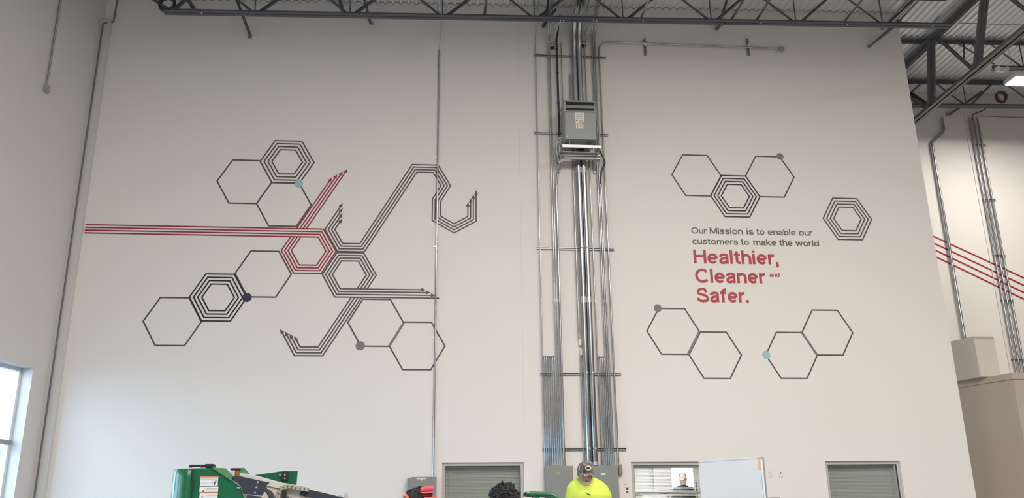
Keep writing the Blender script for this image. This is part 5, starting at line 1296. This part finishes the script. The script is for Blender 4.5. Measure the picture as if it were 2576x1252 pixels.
# --- seated person of whom only the black hair shows
PYS = 7.3; hcx = PY(1269, 1240, PYS); zt_ = PY(1269, 1214, PYS).z
t = thing('stool', 'plain stool under the person with black hair', 'stool', (hcx.x, PYS+0.02, 0))
J = std_joints(hcx.x, PYS, -0.42, 1.70)
for s, m in (('l', 1), ('r', -1)):
    J['hip_'+s] = Vector((hcx.x+m*0.10, PYS, 0.52)); J['kn_'+s] = Vector((hcx.x+m*0.14, PYS+0.42, 0.50)); J['an_'+s] = Vector((hcx.x+m*0.14, PYS+0.40, 0.085)); J['toe_'+s] = Vector((hcx.x+m*0.15, PYS+0.57, 0.04))
J['pelvis'] = Vector((hcx.x, PYS, 0.56)); J['waist'] = Vector((hcx.x, PYS, 0.70)); J['chest'] = Vector((hcx.x, PYS, 0.90)); J['neck'] = Vector((hcx.x, PYS, 1.07))
for s, m in (('l', 1), ('r', -1)):
    J['sh_'+s] = Vector((hcx.x+m*0.20, PYS, 0.985)); J['el_'+s] = Vector((hcx.x+m*0.24, PYS+0.10, 0.72)); J['wr_'+s] = Vector((hcx.x+m*0.16, PYS+0.34, 0.62))
hm2 = Matrix.Rotation(PI, 3, 'Z'); hc2 = Vector((hcx.x, PYS+0.01, zt_-0.155))
p2, tor2 = person('seated person seen from behind, only the bushy black hair in view', (hcx.x, PYS, 0), 0, 1.7, hm2, hc2, J, dict(hip=0.17, waist=0.16, chest=0.18, d=0.115), skinm=skind)
wear(p2, tor2, J, blackc, jeans, sleeve=0.95, sleeve_r=0.07)
# hair: a cushion of curls with ragged tufts
b = MB(); rnd = random.Random(3); hc3 = Vector((hcx.x, PYS+0.0, zt_-0.135))
b.ball(hc3, (0.116, 0.120, 0.128), 24, 16)
for k in range(620):
    dv = Vector((rnd.gauss(0, 1), rnd.gauss(0, 1), rnd.gauss(0.35, 1))).normalized()
    if dv.z < -0.55: continue
    p = hc3+Vector((dv.x*0.108, dv.y*0.114, dv.z*0.120)); tilt = Vector((rnd.gauss(0, .5), rnd.gauss(0, .5), rnd.gauss(0.1, .5))); q = p+(dv+tilt*0.55)*(0.006+rnd.random()**2*0.022)
    b.tube([p, p.lerp(q, 0.6)+tilt*0.006, q+tilt*0.006], [0.014, 0.010, 0.0015], 5)
b.build('hair', hairm, p2)
mb = MB(); mb.tube([(hcx.x, PYS, 0.37), (hcx.x, PYS, 0.415)], 0.18, 24); mb.build('seat', darkwood, t)
for k in range(4):
    a = PI/4+PI/2*k; mb = MB(); mb.tube([(hcx.x+0.12*math.cos(a), PYS+0.12*math.sin(a), 0.37), (hcx.x+0.17*math.cos(a), PYS+0.17*math.sin(a), 0)], 0.013, 8); mb.build('leg', galvd, t)

# --- person in the office behind the middle window
OYP = 17.3; oc = PY(1717, 1200, OYP); zt_ = PY(1716, 1189, OYP).z
J = std_joints(oc.x, OYP, zt_-1.71, 1.76, 0.12, sh=0.165)
mb = MB(); mb.bb((wins[1][0]-0.9, WY+WT+0.02, 0), (wins[1][1]+0.9, OY, zt_-1.71)); struct(mb.build('floor_office', concrete))
hm4 = Matrix.Rotation(math.radians(-8), 3, 'Z'); hc4 = Vector((oc.x-0.005, OYP-0.03, zt_-0.112))
p3, tor3 = person('person with short hair and a dark shirt standing behind the window blind', (oc.x, OYP, zt_-1.71), 0.12, 1.76, hm4, hc4, J, dict(hip=0.16, waist=0.15, chest=0.165, d=0.11))
wear(p3, tor3, J, blackc, jeans, sleeve=0.7, sleeve_r=0.062)
b = MB(); b.ball(hc4+Vector((0, 0.022, 0.040)), (0.080, 0.096, 0.086), 18, 12); b.build('hair', hairb, p3)
for s in (-1, 1): b = MB(); b.ball(hc4+hm4 @ Vector((s*0.031, -0.083, 0.006)), Vector((0.011, 0.006, 0.005)), 8, 6, hm4); b.build('eye', eyem, p3)
b = MB(); b.ball(hc4+hm4 @ Vector((0, -0.090, -0.060)), Vector((0.022, 0.005, 0.004)), 10, 6, hm4); b.build('mouth', lipm, p3)
# office furniture seen through the blind
dk = PY(1690, 1238, 16.7)
t = thing('desk', 'pale office desk in front of the person behind the window blind', 'desk', (dk.x, 16.7, 0))
mb = MB(); mb.cbox((dk.x+0.1, 16.75, dk.z), (1.5, 0.55, 0.04), 0.008); mb.build('desktop', woodm, t)
for sx in (-0.62, 0.82):
    mb = MB(); mb.cbox((dk.x+sx, 16.75, dk.z/2-0.01), (0.04, 0.5, dk.z-0.04), 0.006); mb.build('leg', woodm, t)
a, b_ = PY(1642, 1160, 18.3), PY(1685, 1160, 18.3); zt_ = 2.62
mb = MB(); mb.bb((a.x, 18.3, 0.0), (b_.x, 18.36, zt_)); tag(mb.build('partition', mat('warm_grey_partition', (0.36, 0.34, 0.335), 0.8)), 'warm grey partition behind the blind, left of the bright office window', 'partition')
a = PY(1752, 1222, WY+0.30); mb = MB(); mb.tube([(a.x, WY+0.30, 1.05), (a.x, WY+0.30, PY(1749, 1209, WY+0.3).z)], 0.016, 12); o = tag(mb.build('pull_handle', mat('bronze_handle', (0.30, 0.29, 0.20), 0.4, 0.5)), 'upright bar handle of the glass door beside the whiteboard', 'handle')
mb = MB(); zz = PY(1750, 1227, WY+0.3).z; mb.tube([(a.x, WY+0.30, zz), (a.x+0.14, WY+0.30, zz)], 0.008, 8); mb.build('standoff', alum, o)
lp = PY(1668, 1246, 16.6); t = thing('desk_lamp', 'small grey swing-arm lamp on the pale office desk', 'lamp', (lp.x, 16.6, dk.z+0.02))
mb = MB(); mb.tube([(lp.x, 16.6, dk.z+0.02), (lp.x, 16.6, dk.z+0.035)], 0.07, 18); mb.build('base', elgrey, t)
mb = MB(); q = PY(1662, 1240, 16.6); q2 = PY(1678, 1243, 16.6); mb.tube([(lp.x, 16.6, dk.z+0.03), q, q2], 0.012, 8); mb.build('arm', elgrey, t)
mb = MB(); mb.tube([q2, q2+Vector((0.04, 0, -0.03))], [0.018, 0.045], 12); mb.build('shade', elgrey, t)
